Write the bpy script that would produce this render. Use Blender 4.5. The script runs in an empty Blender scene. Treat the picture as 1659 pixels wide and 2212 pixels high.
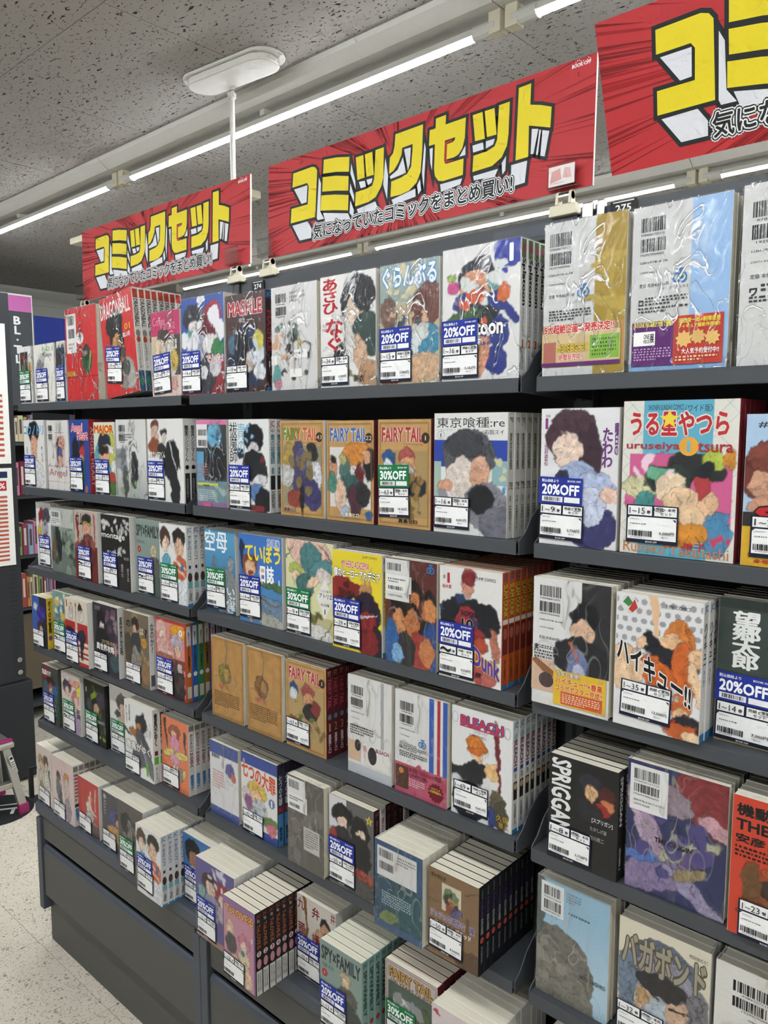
import bpy, math, random
import numpy as np
from mathutils import Vector, Matrix

scene = bpy.context.scene
C = scene.collection
Z0 = 1.676            # eye height above the floor

# ---------------------------------------------------------------- camera, world, exposure
cam_d = bpy.data.cameras.new('camera')
cam_d.sensor_fit = 'HORIZONTAL'; cam_d.sensor_width = 36.0
cam_d.lens = 36.0 * 1672.85 / 1659.0
cam_d.clip_start = 0.02; cam_d.clip_end = 60
cam = bpy.data.objects.new('camera', cam_d); C.objects.link(cam)
pan, pitch, roll = 0.7296175, -0.1041576, 0.00086534
fwd = Vector((-math.sin(pan) * math.cos(pitch), math.cos(pan) * math.cos(pitch), math.sin(pitch)))
right = Vector((math.cos(pan), math.sin(pan), 0)); up = right.cross(fwd)
r2 = right * math.cos(roll) + up * math.sin(roll); u2 = up * math.cos(roll) - right * math.sin(roll)
M = Matrix((r2, u2, -fwd)).transposed().to_4x4(); M.translation = (0, 0, Z0)
cam.matrix_world = M
scene.camera = cam

world = bpy.data.worlds.new('world'); scene.world = world; world.use_nodes = True
world.node_tree.nodes['Background'].inputs[0].default_value = (0.75, 0.78, 0.80, 1)
world.node_tree.nodes['Background'].inputs[1].default_value = 0.05

scene.view_settings.view_transform = 'Standard'
scene.view_settings.look = 'None'
scene.view_settings.gamma = 1.0
scene.view_settings.use_curve_mapping = False
scene.view_settings.exposure = 0.18
TUBE_POWER = 110.0
scene.cycles.transparent_max_bounces = 6
scene.cycles.max_bounces = 4
scene.cycles.diffuse_bounces = 2
scene.cycles.glossy_bounces = 2
scene.cycles.use_adaptive_sampling = True
scene.cycles.adaptive_threshold = 0.12
scene.cycles.use_light_tree = False
scene.cycles.light_sampling_threshold = 0.05
scene.cycles.adaptive_min_samples = 12
scene.cycles.use_denoising = True
scene.cycles.caustics_reflective = False
scene.cycles.caustics_refractive = False
scene.cycles.sample_clamp_indirect = 4.0

# ---------------------------------------------------------------- helpers
def lin1(c):
    return c / 12.92 if c <= 0.04045 else ((c + 0.055) / 1.055) ** 2.4
_hx = {}
def hx(s):
    if s not in _hx:
        t = s if len(s) == 6 else ''.join(c * 2 for c in s)
        _hx[s] = tuple(lin1(int(t[i:i + 2], 16) / 255) for i in (0, 2, 4))
    return _hx[s]

def new_mat(name):
    m = bpy.data.materials.new(name); m.use_nodes = True
    nt = m.node_tree; b = nt.nodes['Principled BSDF']
    return m, nt, b
def N(nt, t, **kw):
    n = nt.nodes.new(t)
    for k, v in kw.items():
        setattr(n, k, v)
    return n
def plain(name, col, rough=0.5, metal=0.0, spec=0.5, var=0.06, scale=40, bump=0.0, bscale=400):
    m, nt, b = new_mat(name)
    c = hx(col) if isinstance(col, str) else col
    tc = N(nt, 'ShaderNodeTexCoord'); nz = N(nt, 'ShaderNodeTexNoise')
    nz.inputs['Scale'].default_value = scale; nz.inputs['Detail'].default_value = 3
    nt.links.new(tc.outputs['Object'], nz.inputs['Vector'])
    mx = N(nt, 'ShaderNodeMix', data_type='RGBA')
    mx.inputs[6].default_value = (*[max(0, x * (1 - var)) for x in c], 1)
    mx.inputs[7].default_value = (*[min(1, x * (1 + var)) for x in c], 1)
    nt.links.new(nz.outputs['Fac'], mx.inputs[0]); nt.links.new(mx.outputs[2], b.inputs['Base Color'])
    b.inputs['Roughness'].default_value = rough; b.inputs['Metallic'].default_value = metal
    b.inputs['Specular IOR Level'].default_value = spec
    if bump:
        n2 = N(nt, 'ShaderNodeTexNoise'); n2.inputs['Scale'].default_value = bscale
        nt.links.new(tc.outputs['Object'], n2.inputs['Vector'])
        bp = N(nt, 'ShaderNodeBump'); bp.inputs['Strength'].default_value = bump; bp.inputs['Distance'].default_value = 0.001
        nt.links.new(n2.outputs['Fac'], bp.inputs['Height']); nt.links.new(bp.outputs[0], b.inputs['Normal'])
    return m
_ink = {}
def ink(col):
    if col not in _ink:
        m, nt, b = new_mat('ink_' + col)
        tc = N(nt, 'ShaderNodeTexCoord'); nz = N(nt, 'ShaderNodeTexNoise'); nz.inputs['Scale'].default_value = 300
        nt.links.new(tc.outputs['Object'], nz.inputs['Vector'])
        c = hx(col); mx = N(nt, 'ShaderNodeMix', data_type='RGBA')
        mx.inputs[6].default_value = (*[x * 0.96 for x in c], 1); mx.inputs[7].default_value = (*[min(1, x * 1.04) for x in c], 1)
        nt.links.new(nz.outputs['Fac'], mx.inputs[0]); nt.links.new(mx.outputs[2], b.inputs['Base Color'])
        b.inputs['Roughness'].default_value = 0.55; b.inputs['Specular IOR Level'].default_value = 0.25
        _ink[col] = m
    return _ink[col]

class MB:
    """collects faces with a material index and links them as one mesh object"""
    def __init__(s): s.v = []; s.f = []; s.m = []; s.mats = []
    def mi(s, mat):
        if mat not in s.mats: s.mats.append(mat)
        return s.mats.index(mat)
    def add(s, vs, fs, mat):
        o = len(s.v); i = s.mi(mat); s.v += [tuple(p) for p in vs]
        for f in fs: s.f.append(tuple(o + k for k in f)); s.m.append(i)
    def box(s, x0, y0, z0, x1, y1, z1, mat):
        vs = [(x0,y0,z0),(x1,y0,z0),(x1,y1,z0),(x0,y1,z0),(x0,y0,z1),(x1,y0,z1),(x1,y1,z1),(x0,y1,z1)]
        s.add(vs, [(0,3,2,1),(4,5,6,7),(0,1,5,4),(1,2,6,5),(2,3,7,6),(3,0,4,7)], mat)
    def prism(s, pts, a0, a1, axis, mat):
        """pts: 2-d outline; axis 'x','y','z' is the extrusion direction"""
        n = len(pts)
        def mk(p, a):
            return {'x': (a, p[0], p[1]), 'y': (p[0], a, p[1]), 'z': (p[0], p[1], a)}[axis]
        vs = [mk(p, a0) for p in pts] + [mk(p, a1) for p in pts]
        fs = [tuple(range(n))[::-1], tuple(range(n, 2 * n))] + [(i, (i + 1) % n, n + (i + 1) % n, n + i) for i in range(n)]
        s.add(vs, fs, mat)
    def tube(s, p0, p1, r0, mat, n=12, r1=None, cap=True):
        p0 = Vector(p0); p1 = Vector(p1); d = (p1 - p0).normalized(); r1 = r0 if r1 is None else r1
        a = d.orthogonal().normalized(); b = d.cross(a)
        vs = []
        for p, r in ((p0, r0), (p1, r1)):
            for i in range(n):
                t = 2 * math.pi * i / n; vs.append(p + a * (r * math.cos(t)) + b * (r * math.sin(t)))
        fs = [(i, (i + 1) % n, n + (i + 1) % n, n + i) for i in range(n)]
        if cap: fs += [tuple(range(n))[::-1], tuple(range(n, 2 * n))]
        s.add(vs, fs, mat)
    def mesh(s, name, smooth=False):
        me = bpy.data.meshes.new(name); me.from_pydata(s.v, [], s.f)
        for m in s.mats: me.materials.append(m)
        me.polygons.foreach_set('material_index', s.m)
        if smooth: me.polygons.foreach_set('use_smooth', [True] * len(s.f))
        me.update(); return me
    def build(s, name, parent=None, loc=None, bevel=0, smooth=False):
        return link(name, s.mesh(name, smooth), parent, loc, bevel)
def link(name, me, parent=None, loc=None, bevel=0):
    o = bpy.data.objects.new(name, me); C.objects.link(o)
    if parent: o.parent = parent
    if loc: o.location = loc
    if bevel:
        b = o.modifiers.new('bevel', 'BEVEL'); b.width = bevel; b.segments = 2; b.limit_method = 'ANGLE'
    return o
def tag(o, label=None, cat=None, group=None, kind=None):
    if label: o['label'] = label
    if cat: o['category'] = cat
    if group: o['group'] = group
    if kind: o['kind'] = kind
    return o
def empty(name, loc, rot=(0, 0, 0)):
    o = bpy.data.objects.new(name, None); C.objects.link(o); o.location = loc; o.rotation_euler = rot
    o.empty_display_size = 0.02
    return o

# ---------------------------------------------------------------- flat print (lettering, bar codes, simple marks)
_txt = {}
def text_geo(s, bold=0.0, vert=False, rot=False):
    key = (s, bold, vert, rot)
    if key in _txt: return _txt[key]
    cu = bpy.data.curves.new('t', 'FONT'); cu.body = '\n'.join(s) if vert else s
    cu.resolution_u = 2
    if vert: cu.align_x = 'CENTER'; cu.space_line = 0.86
    ob = bpy.data.objects.new('t', cu); me = bpy.data.meshes.new_from_object(ob)
    v = np.array([p.co[:2] for p in me.vertices], float) if len(me.vertices) else np.zeros((1, 2))
    f = [tuple(p.vertices) for p in me.polygons]
    bpy.data.meshes.remove(me); bpy.data.objects.remove(ob); bpy.data.curves.remove(cu)
    if bold > 0 and len(f):
        n = 6 if bold < 0.05 else 12; m = len(v); f0 = f; parts = [v]; dep = [np.zeros(m)]
        for i in range(n):
            a = 2 * math.pi * i / n + 0.3; parts.append(v + bold * np.array([math.cos(a), math.sin(a)])); dep.append(np.full(m, (i + 1) * 3.5e-6))
            f = f + [tuple(q + m * (i + 1) for q in t) for t in f0]
        v = np.concatenate(parts); dep = np.concatenate(dep)
    else: dep = np.zeros(len(v))
    if rot: v = np.stack([v[:, 1], -v[:, 0]], 1)
    lo = v.min(0); hi = v.max(0); v = np.concatenate([(v - lo) / np.maximum(hi - lo, 1e-6), dep[:, None]], 1)
    asp = (hi[0] - lo[0]) / max(hi[1] - lo[1], 1e-6)
    _txt[key] = (v, f, asp); return _txt[key]

def pen(w, h, items, mb=None, y0=0.0, dy=0.00012):
    """draw items (fractions of a w x h field in the local XZ plane) into mb, each one layer nearer the viewer (-Y)"""
    mb = mb or MB(); lay = 0
    def quad(a, b, c, d, col, k):
        y = y0 - k * dy
        mb.add([(p[0] * w, y, p[1] * h) for p in (a, b, c, d)], [(0, 1, 2, 3)], ink(col))
    for it in items:
        k = it[0]; lay += 1; y = y0 - lay * dy
        if k == 'box': quad((it[1], it[2]), (it[3], it[2]), (it[3], it[4]), (it[1], it[4]), it[5], lay)
        elif k == 'frame':
            x0, z0, x1, z1, col, t = it[1:7]; tx = t / w; tz = t / h
            for q in ((x0, z0, x1, z0 + tz), (x0, z1 - tz, x1, z1), (x0, z0, x0 + tx, z1), (x1 - tx, z0, x1, z1)):
                quad((q[0], q[1]), (q[2], q[1]), (q[2], q[3]), (q[0], q[3]), col, lay)
        elif k == 'seg':
            x0, z0, x1, z1, col, t = it[1:7]
            a = Vector((x0 * w, z0 * h)); b = Vector((x1 * w, z1 * h)); d = (b - a).normalized(); nn = Vector((-d.y, d.x)) * t / 2
            mb.add([(p.x, y, p.y) for p in (a - nn, b - nn, b + nn, a + nn)], [(0, 1, 2, 3)], ink(col))
        elif k == 'ell' or k == 'ring':
            cx, cz, rx, rz, col = it[1:6]; n = 18
            out = [(cx * w + rx * w * math.cos(2 * math.pi * i / n), y, cz * h + rz * h * math.sin(2 * math.pi * i / n)) for i in range(n)]
            if k == 'ell': mb.add(out, [tuple(range(n))], ink(col))
            else:
                q = it[6]; inn = [(cx * w + (rx * w - q) * math.cos(2 * math.pi * i / n), y, cz * h + (rz * h - q) * math.sin(2 * math.pi * i / n)) for i in range(n)]
                mb.add(out + inn, [(i, (i + 1) % n, n + (i + 1) % n, n + i) for i in range(n)], ink(col))
        elif k == 'star':
            cx, cz, r, col = it[1:5]; n = it[5] if len(it) > 5 else 5; q = it[6] if len(it) > 6 else 0.42
            pts = []
            for i in range(2 * n):
                rr = r * w * (1 if i % 2 == 0 else q); t = math.pi / 2 + math.pi * i / n
                pts.append((cx * w + rr * math.cos(t), y, cz * h + rr * math.sin(t)))
            mb.add(pts, [tuple(range(2 * n))], ink(col))
        elif k == 'poly':
            pts = it[1]; mb.add([(p[0] * w, y, p[1] * h) for p in pts], [tuple(range(len(pts)))], ink(it[2]))
        elif k == 'bar':
            x0, z0, x1, z1 = it[1:5]; rnd = random.Random(int(x0 * 997 + z0 * 7919 + 3)); x = x0; u = (x1 - x0) / 62
            while x < x1 - u:
                b = rnd.choice((1, 1, 2, 3)) * u
                quad((x, z0), (min(x + b, x1), z0), (min(x + b, x1), z1), (x, z1), '1c1c20', lay)
                x += b + rnd.choice((1, 1, 2)) * u
        elif k == 'para':
            x0, z0, x1, z1, n, col = it[1:7]; rnd = random.Random(n * 31 + int(x0 * 100)); hh = (z1 - z0) / n
            for i in range(n):
                x = x0; zt = z1 - i * hh; e = x1 if i < n - 1 else x0 + (x1 - x0) * 0.6
                while x < e:
                    l = rnd.uniform(0.02, 0.06) * (x1 - x0) / 0.8
                    quad((x, zt - hh * 0.62), (min(x + l, e), zt - hh * 0.62), (min(x + l, e), zt - hh * 0.08), (x, zt - hh * 0.08), col, lay)
                    x += l + 0.008 + rnd.uniform(0, 0.012)
        else:                                            # lettering: (text, x0, z0, x1, z1, colour, options)
            s, x0, z0, x1, z1, col = it[:6]; op = it[6] if len(it) > 6 else ''
            vert = 'v' in op.split('|')[0]; rot = 'r' in op.split('|')[0]
            bold = 0.034 if 'B' in op else (0.016 if 'b' in op else 0.0)
            slant = 0.0
            jobs = [(bold, col)]
            if '|' in op: jobs = [(bold + 0.06, op.split('|')[1])] + jobs
            slope = it[7] if len(it) > 7 else 0.0
            na = text_geo(s, 0.0, vert, rot)[2]; ba = (x1 - x0) * w / ((z1 - z0) * h)
            if ba > 1.9 * na: c = (x0 + x1) / 2; hw = (x1 - x0) / 2 * 1.9 * na / ba; x0, x1 = c - hw, c + hw
            elif ba < na / 2.6: c = (z0 + z1) / 2; hh = (z1 - z0) / 2 * ba * 2.6 / na; z0, z1 = c - hh, c + hh
            for q, (bb, cc) in enumerate(jobs):
                v, f, asp = text_geo(s, bb, vert, rot)
                ex = (bb - bold) * (x1 - x0) / max(1, len(s)) if q == 0 and len(jobs) > 1 else 0
                a0, a1 = x0 - ex, x1 + ex; b0 = z0 - ex * w / h; b1 = z1 + ex * w / h
                px = a0 + v[:, 0] * (a1 - a0); pz = b0 + v[:, 1] * (b1 - b0) + slope * (px - x0)
                yy = y0 - (lay + q * 0.6) * dy
                mb.add([(a * w, yy - c, b * h) for a, b, c in zip(px, pz, v[:, 2])], f, ink(cc))
    return mb

# ---------------------------------------------------------------- abstract printed colour fields for covers
def fnoise(u, v, seed, sc):
    r = np.random.RandomState(seed); o = np.zeros_like(u)
    for i in range(6):
        a = r.uniform(0, 6.283); fr = sc * r.uniform(0.6, 2.2); ph = r.uniform(0, 6.283)
        o += np.sin((u * math.cos(a) + v * math.sin(a)) * fr + ph + 0.7 * np.sin((v * math.cos(a) - u * math.sin(a)) * fr * 0.7 + ph * 2))
    return o / 6
def paint(art, asp, nu, nv, seed):
    """art: colour field recipe; returns (nv+1, nu+1, 3) linear colours"""
    rnd = random.Random(seed)
    u, v = np.meshgrid(np.linspace(0, 1, nu + 1), np.linspace(0, 1, nv + 1))
    wu = u + 0.034 * fnoise(u, v * asp, seed, 15) + 0.022 * fnoise(u, v * asp, seed + 1, 38) + 0.008 * fnoise(u, v * asp, seed + 11, 90)
    wv = v + 0.026 * fnoise(u, v * asp, seed + 2, 15) + 0.016 * fnoise(u, v * asp, seed + 3, 38) + 0.006 * fnoise(u, v * asp, seed + 12, 90)
    toks = [t.split() for t in art.split(';') if t.strip()]
    for t in [q for q in toks if q[0] == 'h']:           # strokes belong right after the mass they texture
        for i, q in enumerate(toks):
            if q[0] == 'e' and abs(float(q[1]) - float(t[1])) < 0.07 and abs(float(q[2]) - float(t[2])) < 0.07:
                toks.remove(t); toks.insert(toks.index(q) + 1, t); break
    fold = np.round(2.2 * fnoise(wu, wv * asp, seed + 21, 30)) / 2.2 + 0.45 * np.round(2 * fnoise(wu, wv * asp, seed + 23, 75)) / 2
    crease = np.abs(fnoise(wu, wv * asp, seed + 22, 24))
    img = np.empty(u.shape + (3,)); img[:] = hx(toks[0][0])
    px = 1.0 / nu
    def put(a, col): img[:] = img * (1 - a[..., None]) + np.array(hx(col)) * a[..., None]
    def ell(cx, cy, rx, ry, ang, soft=None):
        c, s = math.cos(math.radians(ang)), math.sin(math.radians(ang))
        dx = wu - cx; dy = (wv - cy) * asp
        a = (dx * c + dy * s) / rx; b = (-dx * s + dy * c) / (ry * asp)
        d = np.sqrt(a * a + b * b); return np.clip((1 - d) * min(rx, ry * asp) / (px * 1.2) + 0.5, 0, 1)
    def seg(x1, y1, x2, y2, wd):
        dx, dy = x2 - x1, (y2 - y1) * asp; L = dx * dx + dy * dy + 1e-9
        t = np.clip(((wu - x1) * dx + (wv - y1) * asp * dy) / L, 0, 1)
        d = np.hypot(wu - x1 - t * dx, (wv - y1) * asp - t * dy)
        return np.clip((wd * (1 - 0.6 * t) - d) / px + 0.5, 0, 1)
    for t in toks[1:]:
        k = t[0]
        if k == 'e':
            a = ell(*map(float, t[1:6])); put(a, t[6])
            img *= (1 + 0.30 * a * fold)[..., None]
            img *= (1 - 0.55 * a * np.clip(1 - crease / 0.035, 0, 1))[..., None]
            img *= (1 - 0.55 * np.clip(1 - np.abs(a - 0.5) * 2.2, 0, 1))[..., None]
        elif k == 'r':
            x0, y0, x1, y1 = map(float, t[1:5]); put(((u >= x0) & (u <= x1) & (v >= y0) & (v <= y1)).astype(float), t[5])
        elif k == 'g':
            y0, y1 = float(t[1]), float(t[2]); put(np.clip((v - y0) / (y1 - y0), 0, 1), t[3])
        elif k == 'k': put(seg(*map(float, t[1:6])), t[6])
        elif k == 'h':
            cx, cy, rx, ry = map(float, t[1:5])
            for i in range(int(t[6])):
                a = rnd.uniform(0, 6.28); q = rnd.uniform(0.2, 0.9); x = cx + rx * q * math.cos(a); y = cy + ry * q * math.sin(a)
                an = rnd.gauss(-1.2, 0.5); l = rnd.uniform(0.3, 0.8) * max(rx, ry)
                put(0.75 * seg(x, y, x + l * 0.5 * math.cos(an), y + l * 0.5 * math.sin(an), rnd.uniform(0.003, 0.011)), t[5])
        elif k == 'm':
            cx, cy, rx, ry = map(float, t[1:5])
            for i in range(int(t[6])):
                a = rnd.uniform(0, 6.28); q = rnd.uniform(0, 1) ** 0.5; s = rnd.uniform(0.07, 0.22)
                put(ell(cx + rx * q * math.cos(a), cy + ry * q * math.sin(a), rx * s + 0.012, ry * s * rnd.uniform(0.6, 1.6) + 0.01, rnd.uniform(0, 180)), t[5])
        elif k == 'd':
            x0, y0, x1, y1 = map(float, t[1:5]); n = float(t[6]); a = (u * n + 0.5 * (np.floor(v * n * asp) % 2)) % 1 - 0.5; b = (v * n * asp) % 1 - 0.5
            put(((u > x0) & (u < x1) & (v > y0) & (v < y1) & (a * a + b * b < 0.1)).astype(float), t[5])
        elif k == 'x':
            n = float(t[2]); a = np.abs((u * n + v * asp * n) % 1 - 0.5); b = np.abs((u * n - v * asp * n) % 1 - 0.5)
            put(np.clip((0.03 - np.minimum(a, b)) * 40, 0, 1), t[1])
        elif k == 'n':
            am = float(t[1]); img *= (1 + am * fnoise(u, v * asp, seed + 9, 22))[..., None]
        elif k == 't':                                   # parchment stain
            put(np.clip(0.5 * fnoise(u, v * asp, seed + 5, 16) + 0.25, 0, 1) * 0.6, t[1])
    img *= (1 + 0.035 * fnoise(u, v * asp, seed + 7, 90))[..., None]
    return np.clip(img, 0, 1)
def cover_material():
    m, nt, b = new_mat('printed_cover')
    at = N(nt, 'ShaderNodeVertexColor'); at.layer_name = 'print'
    nz = N(nt, 'ShaderNodeTexNoise'); nz.inputs['Scale'].default_value = 500
    tc = N(nt, 'ShaderNodeTexCoord'); nt.links.new(tc.outputs['Object'], nz.inputs['Vector'])
    mx = N(nt, 'ShaderNodeMix', data_type='RGBA', blend_type='MULTIPLY'); mx.inputs[0].default_value = 0.08
    nt.links.new(at.outputs['Color'], mx.inputs[6]); nt.links.new(nz.outputs['Fac'], mx.inputs[7])
    nt.links.new(mx.outputs[2], b.inputs['Base Color'])
    b.inputs['Roughness'].default_value = 0.38; b.inputs['Specular IOR Level'].default_value = 0.35
    return m
COVER = cover_material()
def cover_mesh(w, h, art, seed, cell):
    nu = int(max(12, min(110, w / cell))); nv = int(max(16, min(165, h / cell)))
    img = paint(art, h / w, nu, nv, seed)
    xs = np.linspace(0, w, nu + 1); zs = np.linspace(0, h, nv + 1); X, Zz = np.meshgrid(xs, zs)
    co = np.stack([X, np.zeros_like(X), Zz], -1).reshape(-1, 3)
    idx = np.arange((nu + 1) * (nv + 1)).reshape(nv + 1, nu + 1)
    q = np.stack([idx[:-1, :-1], idx[:-1, 1:], idx[1:, 1:], idx[1:, :-1]], -1).reshape(-1, 4)
    me = bpy.data.meshes.new('cover'); me.vertices.add(len(co)); me.vertices.foreach_set('co', co.ravel())
    me.loops.add(q.size); me.loops.foreach_set('vertex_index', q.ravel().astype(np.int32))
    me.polygons.add(len(q)); me.polygons.foreach_set('loop_start', np.arange(0, q.size, 4, dtype=np.int32))
    me.update(calc_edges=True)
    a = me.color_attributes.new('print', 'FLOAT_COLOR', 'POINT')
    a.data.foreach_set('color', np.concatenate([img.reshape(-1, 3), np.ones((len(co), 1))], 1).astype(np.float32).ravel())
    me.materials.append(COVER); return me
# ---------------------------------------------------------------- materials of the place
def mat_floor():
    m, nt, b = new_mat('terrazzo'); tc = N(nt, 'ShaderNodeTexCoord')
    geo = N(nt, 'ShaderNodeNewGeometry')
    base = N(nt, 'ShaderNodeTexNoise'); base.inputs['Scale'].default_value = 3.0; base.inputs['Detail'].default_value = 6
    nt.links.new(geo.outputs['Position'], base.inputs['Vector'])
    r0 = N(nt, 'ShaderNodeValToRGB'); r0.color_ramp.elements[0].color = (*hx('c6bdab'), 1); r0.color_ramp.elements[1].color = (*hx('e2dac9'), 1)
    nt.links.new(base.outputs['Fac'], r0.inputs[0]); last = r0.outputs[0]
    for sc, th, c0 in ((120, 0.24, '968e7c'), (210, 0.30, '958a76'), (320, 0.30, 'e6dfd0'), (90, 0.08, '716e67')):
        nz = N(nt, 'ShaderNodeTexNoise'); nz.inputs['Scale'].default_value = 30
        nt.links.new(geo.outputs['Position'], nz.inputs['Vector'])
        va = N(nt, 'ShaderNodeVectorMath', operation='MULTIPLY_ADD'); va.inputs[1].default_value = (0.03, 0.03, 0.03)
        nt.links.new(nz.outputs['Color'], va.inputs[0]); nt.links.new(geo.outputs['Position'], va.inputs[2])
        vo = N(nt, 'ShaderNodeTexVoronoi'); vo.inputs['Scale'].default_value = sc; vo.inputs['Randomness'].default_value = 1.0
        nt.links.new(va.outputs[0], vo.inputs['Vector'])
        sep = N(nt, 'ShaderNodeSeparateColor'); nt.links.new(vo.outputs['Color'], sep.inputs[0])
        lt = N(nt, 'ShaderNodeMath', operation='LESS_THAN'); lt.inputs[1].default_value = th; nt.links.new(sep.outputs[0], lt.inputs[0])
        l2 = N(nt, 'ShaderNodeMath', operation='LESS_THAN'); l2.inputs[1].default_value = 0.40; nt.links.new(vo.outputs['Distance'], l2.inputs[0])
        mu = N(nt, 'ShaderNodeMath', operation='MULTIPLY'); nt.links.new(lt.outputs[0], mu.inputs[0]); nt.links.new(l2.outputs[0], mu.inputs[1])
        m2 = N(nt, 'ShaderNodeMath', operation='MULTIPLY'); m2.inputs[1].default_value = 0.75; nt.links.new(mu.outputs[0], m2.inputs[0])
        mx = N(nt, 'ShaderNodeMix', data_type='RGBA'); mx.inputs[7].default_value = (*hx(c0), 1)
        nt.links.new(m2.outputs[0], mx.inputs[0]); nt.links.new(last, mx.inputs[6]); last = mx.outputs[2]
    nt.links.new(last, b.inputs['Base Color']); b.inputs['Roughness'].default_value = 0.45; b.inputs['Specular IOR Level'].default_value = 0.3
    return m
def mat_ceiling():
    m, nt, b = new_mat('acoustic_board'); geo = N(nt, 'ShaderNodeNewGeometry')
    def marks(sx, sy, sc, th, dist):
        mp = N(nt, 'ShaderNodeMapping'); mp.inputs['Scale'].default_value = (sx, sy, 1); mp.inputs['Rotation'].default_value = (0, 0, 0.12)
        nt.links.new(geo.outputs['Position'], mp.inputs['Vector'])
        nz = N(nt, 'ShaderNodeTexNoise'); nz.inputs['Scale'].default_value = sc; nz.inputs['Detail'].default_value = 3; nz.inputs['Distortion'].default_value = dist
        nt.links.new(mp.outputs[0], nz.inputs['Vector'])
        r = N(nt, 'ShaderNodeMapRange'); r.inputs['From Min'].default_value = th; r.inputs['From Max'].default_value = th + 0.02
        nt.links.new(nz.outputs['Fac'], r.inputs['Value']); return r.outputs[0]
    a = marks(1.3, 3.2, 40, 0.635, 0.9); d = marks(1, 1.3, 110, 0.665, 0.2)
    mxx = N(nt, 'ShaderNodeMath', operation='MAXIMUM'); nt.links.new(a, mxx.inputs[0]); nt.links.new(d, mxx.inputs[1])
    big = N(nt, 'ShaderNodeTexNoise'); big.inputs['Scale'].default_value = 1.5; nt.links.new(geo.outputs['Position'], big.inputs['Vector'])
    r0 = N(nt, 'ShaderNodeValToRGB'); r0.color_ramp.elements[0].color = (*hx('a29f9b'), 1); r0.color_ramp.elements[1].color = (*hx('aeaba6'), 1)
    nt.links.new(big.outputs['Fac'], r0.inputs[0])
    mx = N(nt, 'ShaderNodeMix', data_type='RGBA'); mx.inputs[7].default_value = (*hx('3c3934'), 1)
    nt.links.new(mxx.outputs[0], mx.inputs[0]); nt.links.new(r0.outputs[0], mx.inputs[6]); nt.links.new(mx.outputs[2], b.inputs['Base Color'])
    bp = N(nt, 'ShaderNodeBump'); bp.invert = True; bp.inputs['Distance'].default_value = 0.003; bp.inputs['Strength'].default_value = 0.6
    nt.links.new(mxx.outputs[0], bp.inputs['Height']); nt.links.new(bp.outputs[0], b.inputs['Normal'])
    b.inputs['Roughness'].default_value = 0.9; b.inputs['Specular IOR Level'].default_value = 0.1
    return m
def mat_pages():
    m, nt, b = new_mat('page_edges'); tc = N(nt, 'ShaderNodeTexCoord')
    mp = N(nt, 'ShaderNodeMapping'); mp.inputs['Scale'].default_value = (6, 900, 6); nt.links.new(tc.outputs['Object'], mp.inputs['Vector'])
    nz = N(nt, 'ShaderNodeTexNoise'); nz.inputs['Scale'].default_value = 1.0; nz.inputs['Detail'].default_value = 2; nt.links.new(mp.outputs[0], nz.inputs['Vector'])
    r = N(nt, 'ShaderNodeValToRGB'); r.color_ramp.elements[0].position = 0.3; r.color_ramp.elements[1].position = 0.7
    r.color_ramp.elements[0].color = (*hx('d8cfb4'), 1); r.color_ramp.elements[1].color = (*hx('f8f2e2'), 1)
    nt.links.new(nz.outputs['Fac'], r.inputs[0]); nt.links.new(r.outputs[0], b.inputs['Base Color'])
    b.inputs['Roughness'].default_value = 0.8; b.inputs['Specular IOR Level'].default_value = 0.15
    return m
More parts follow.
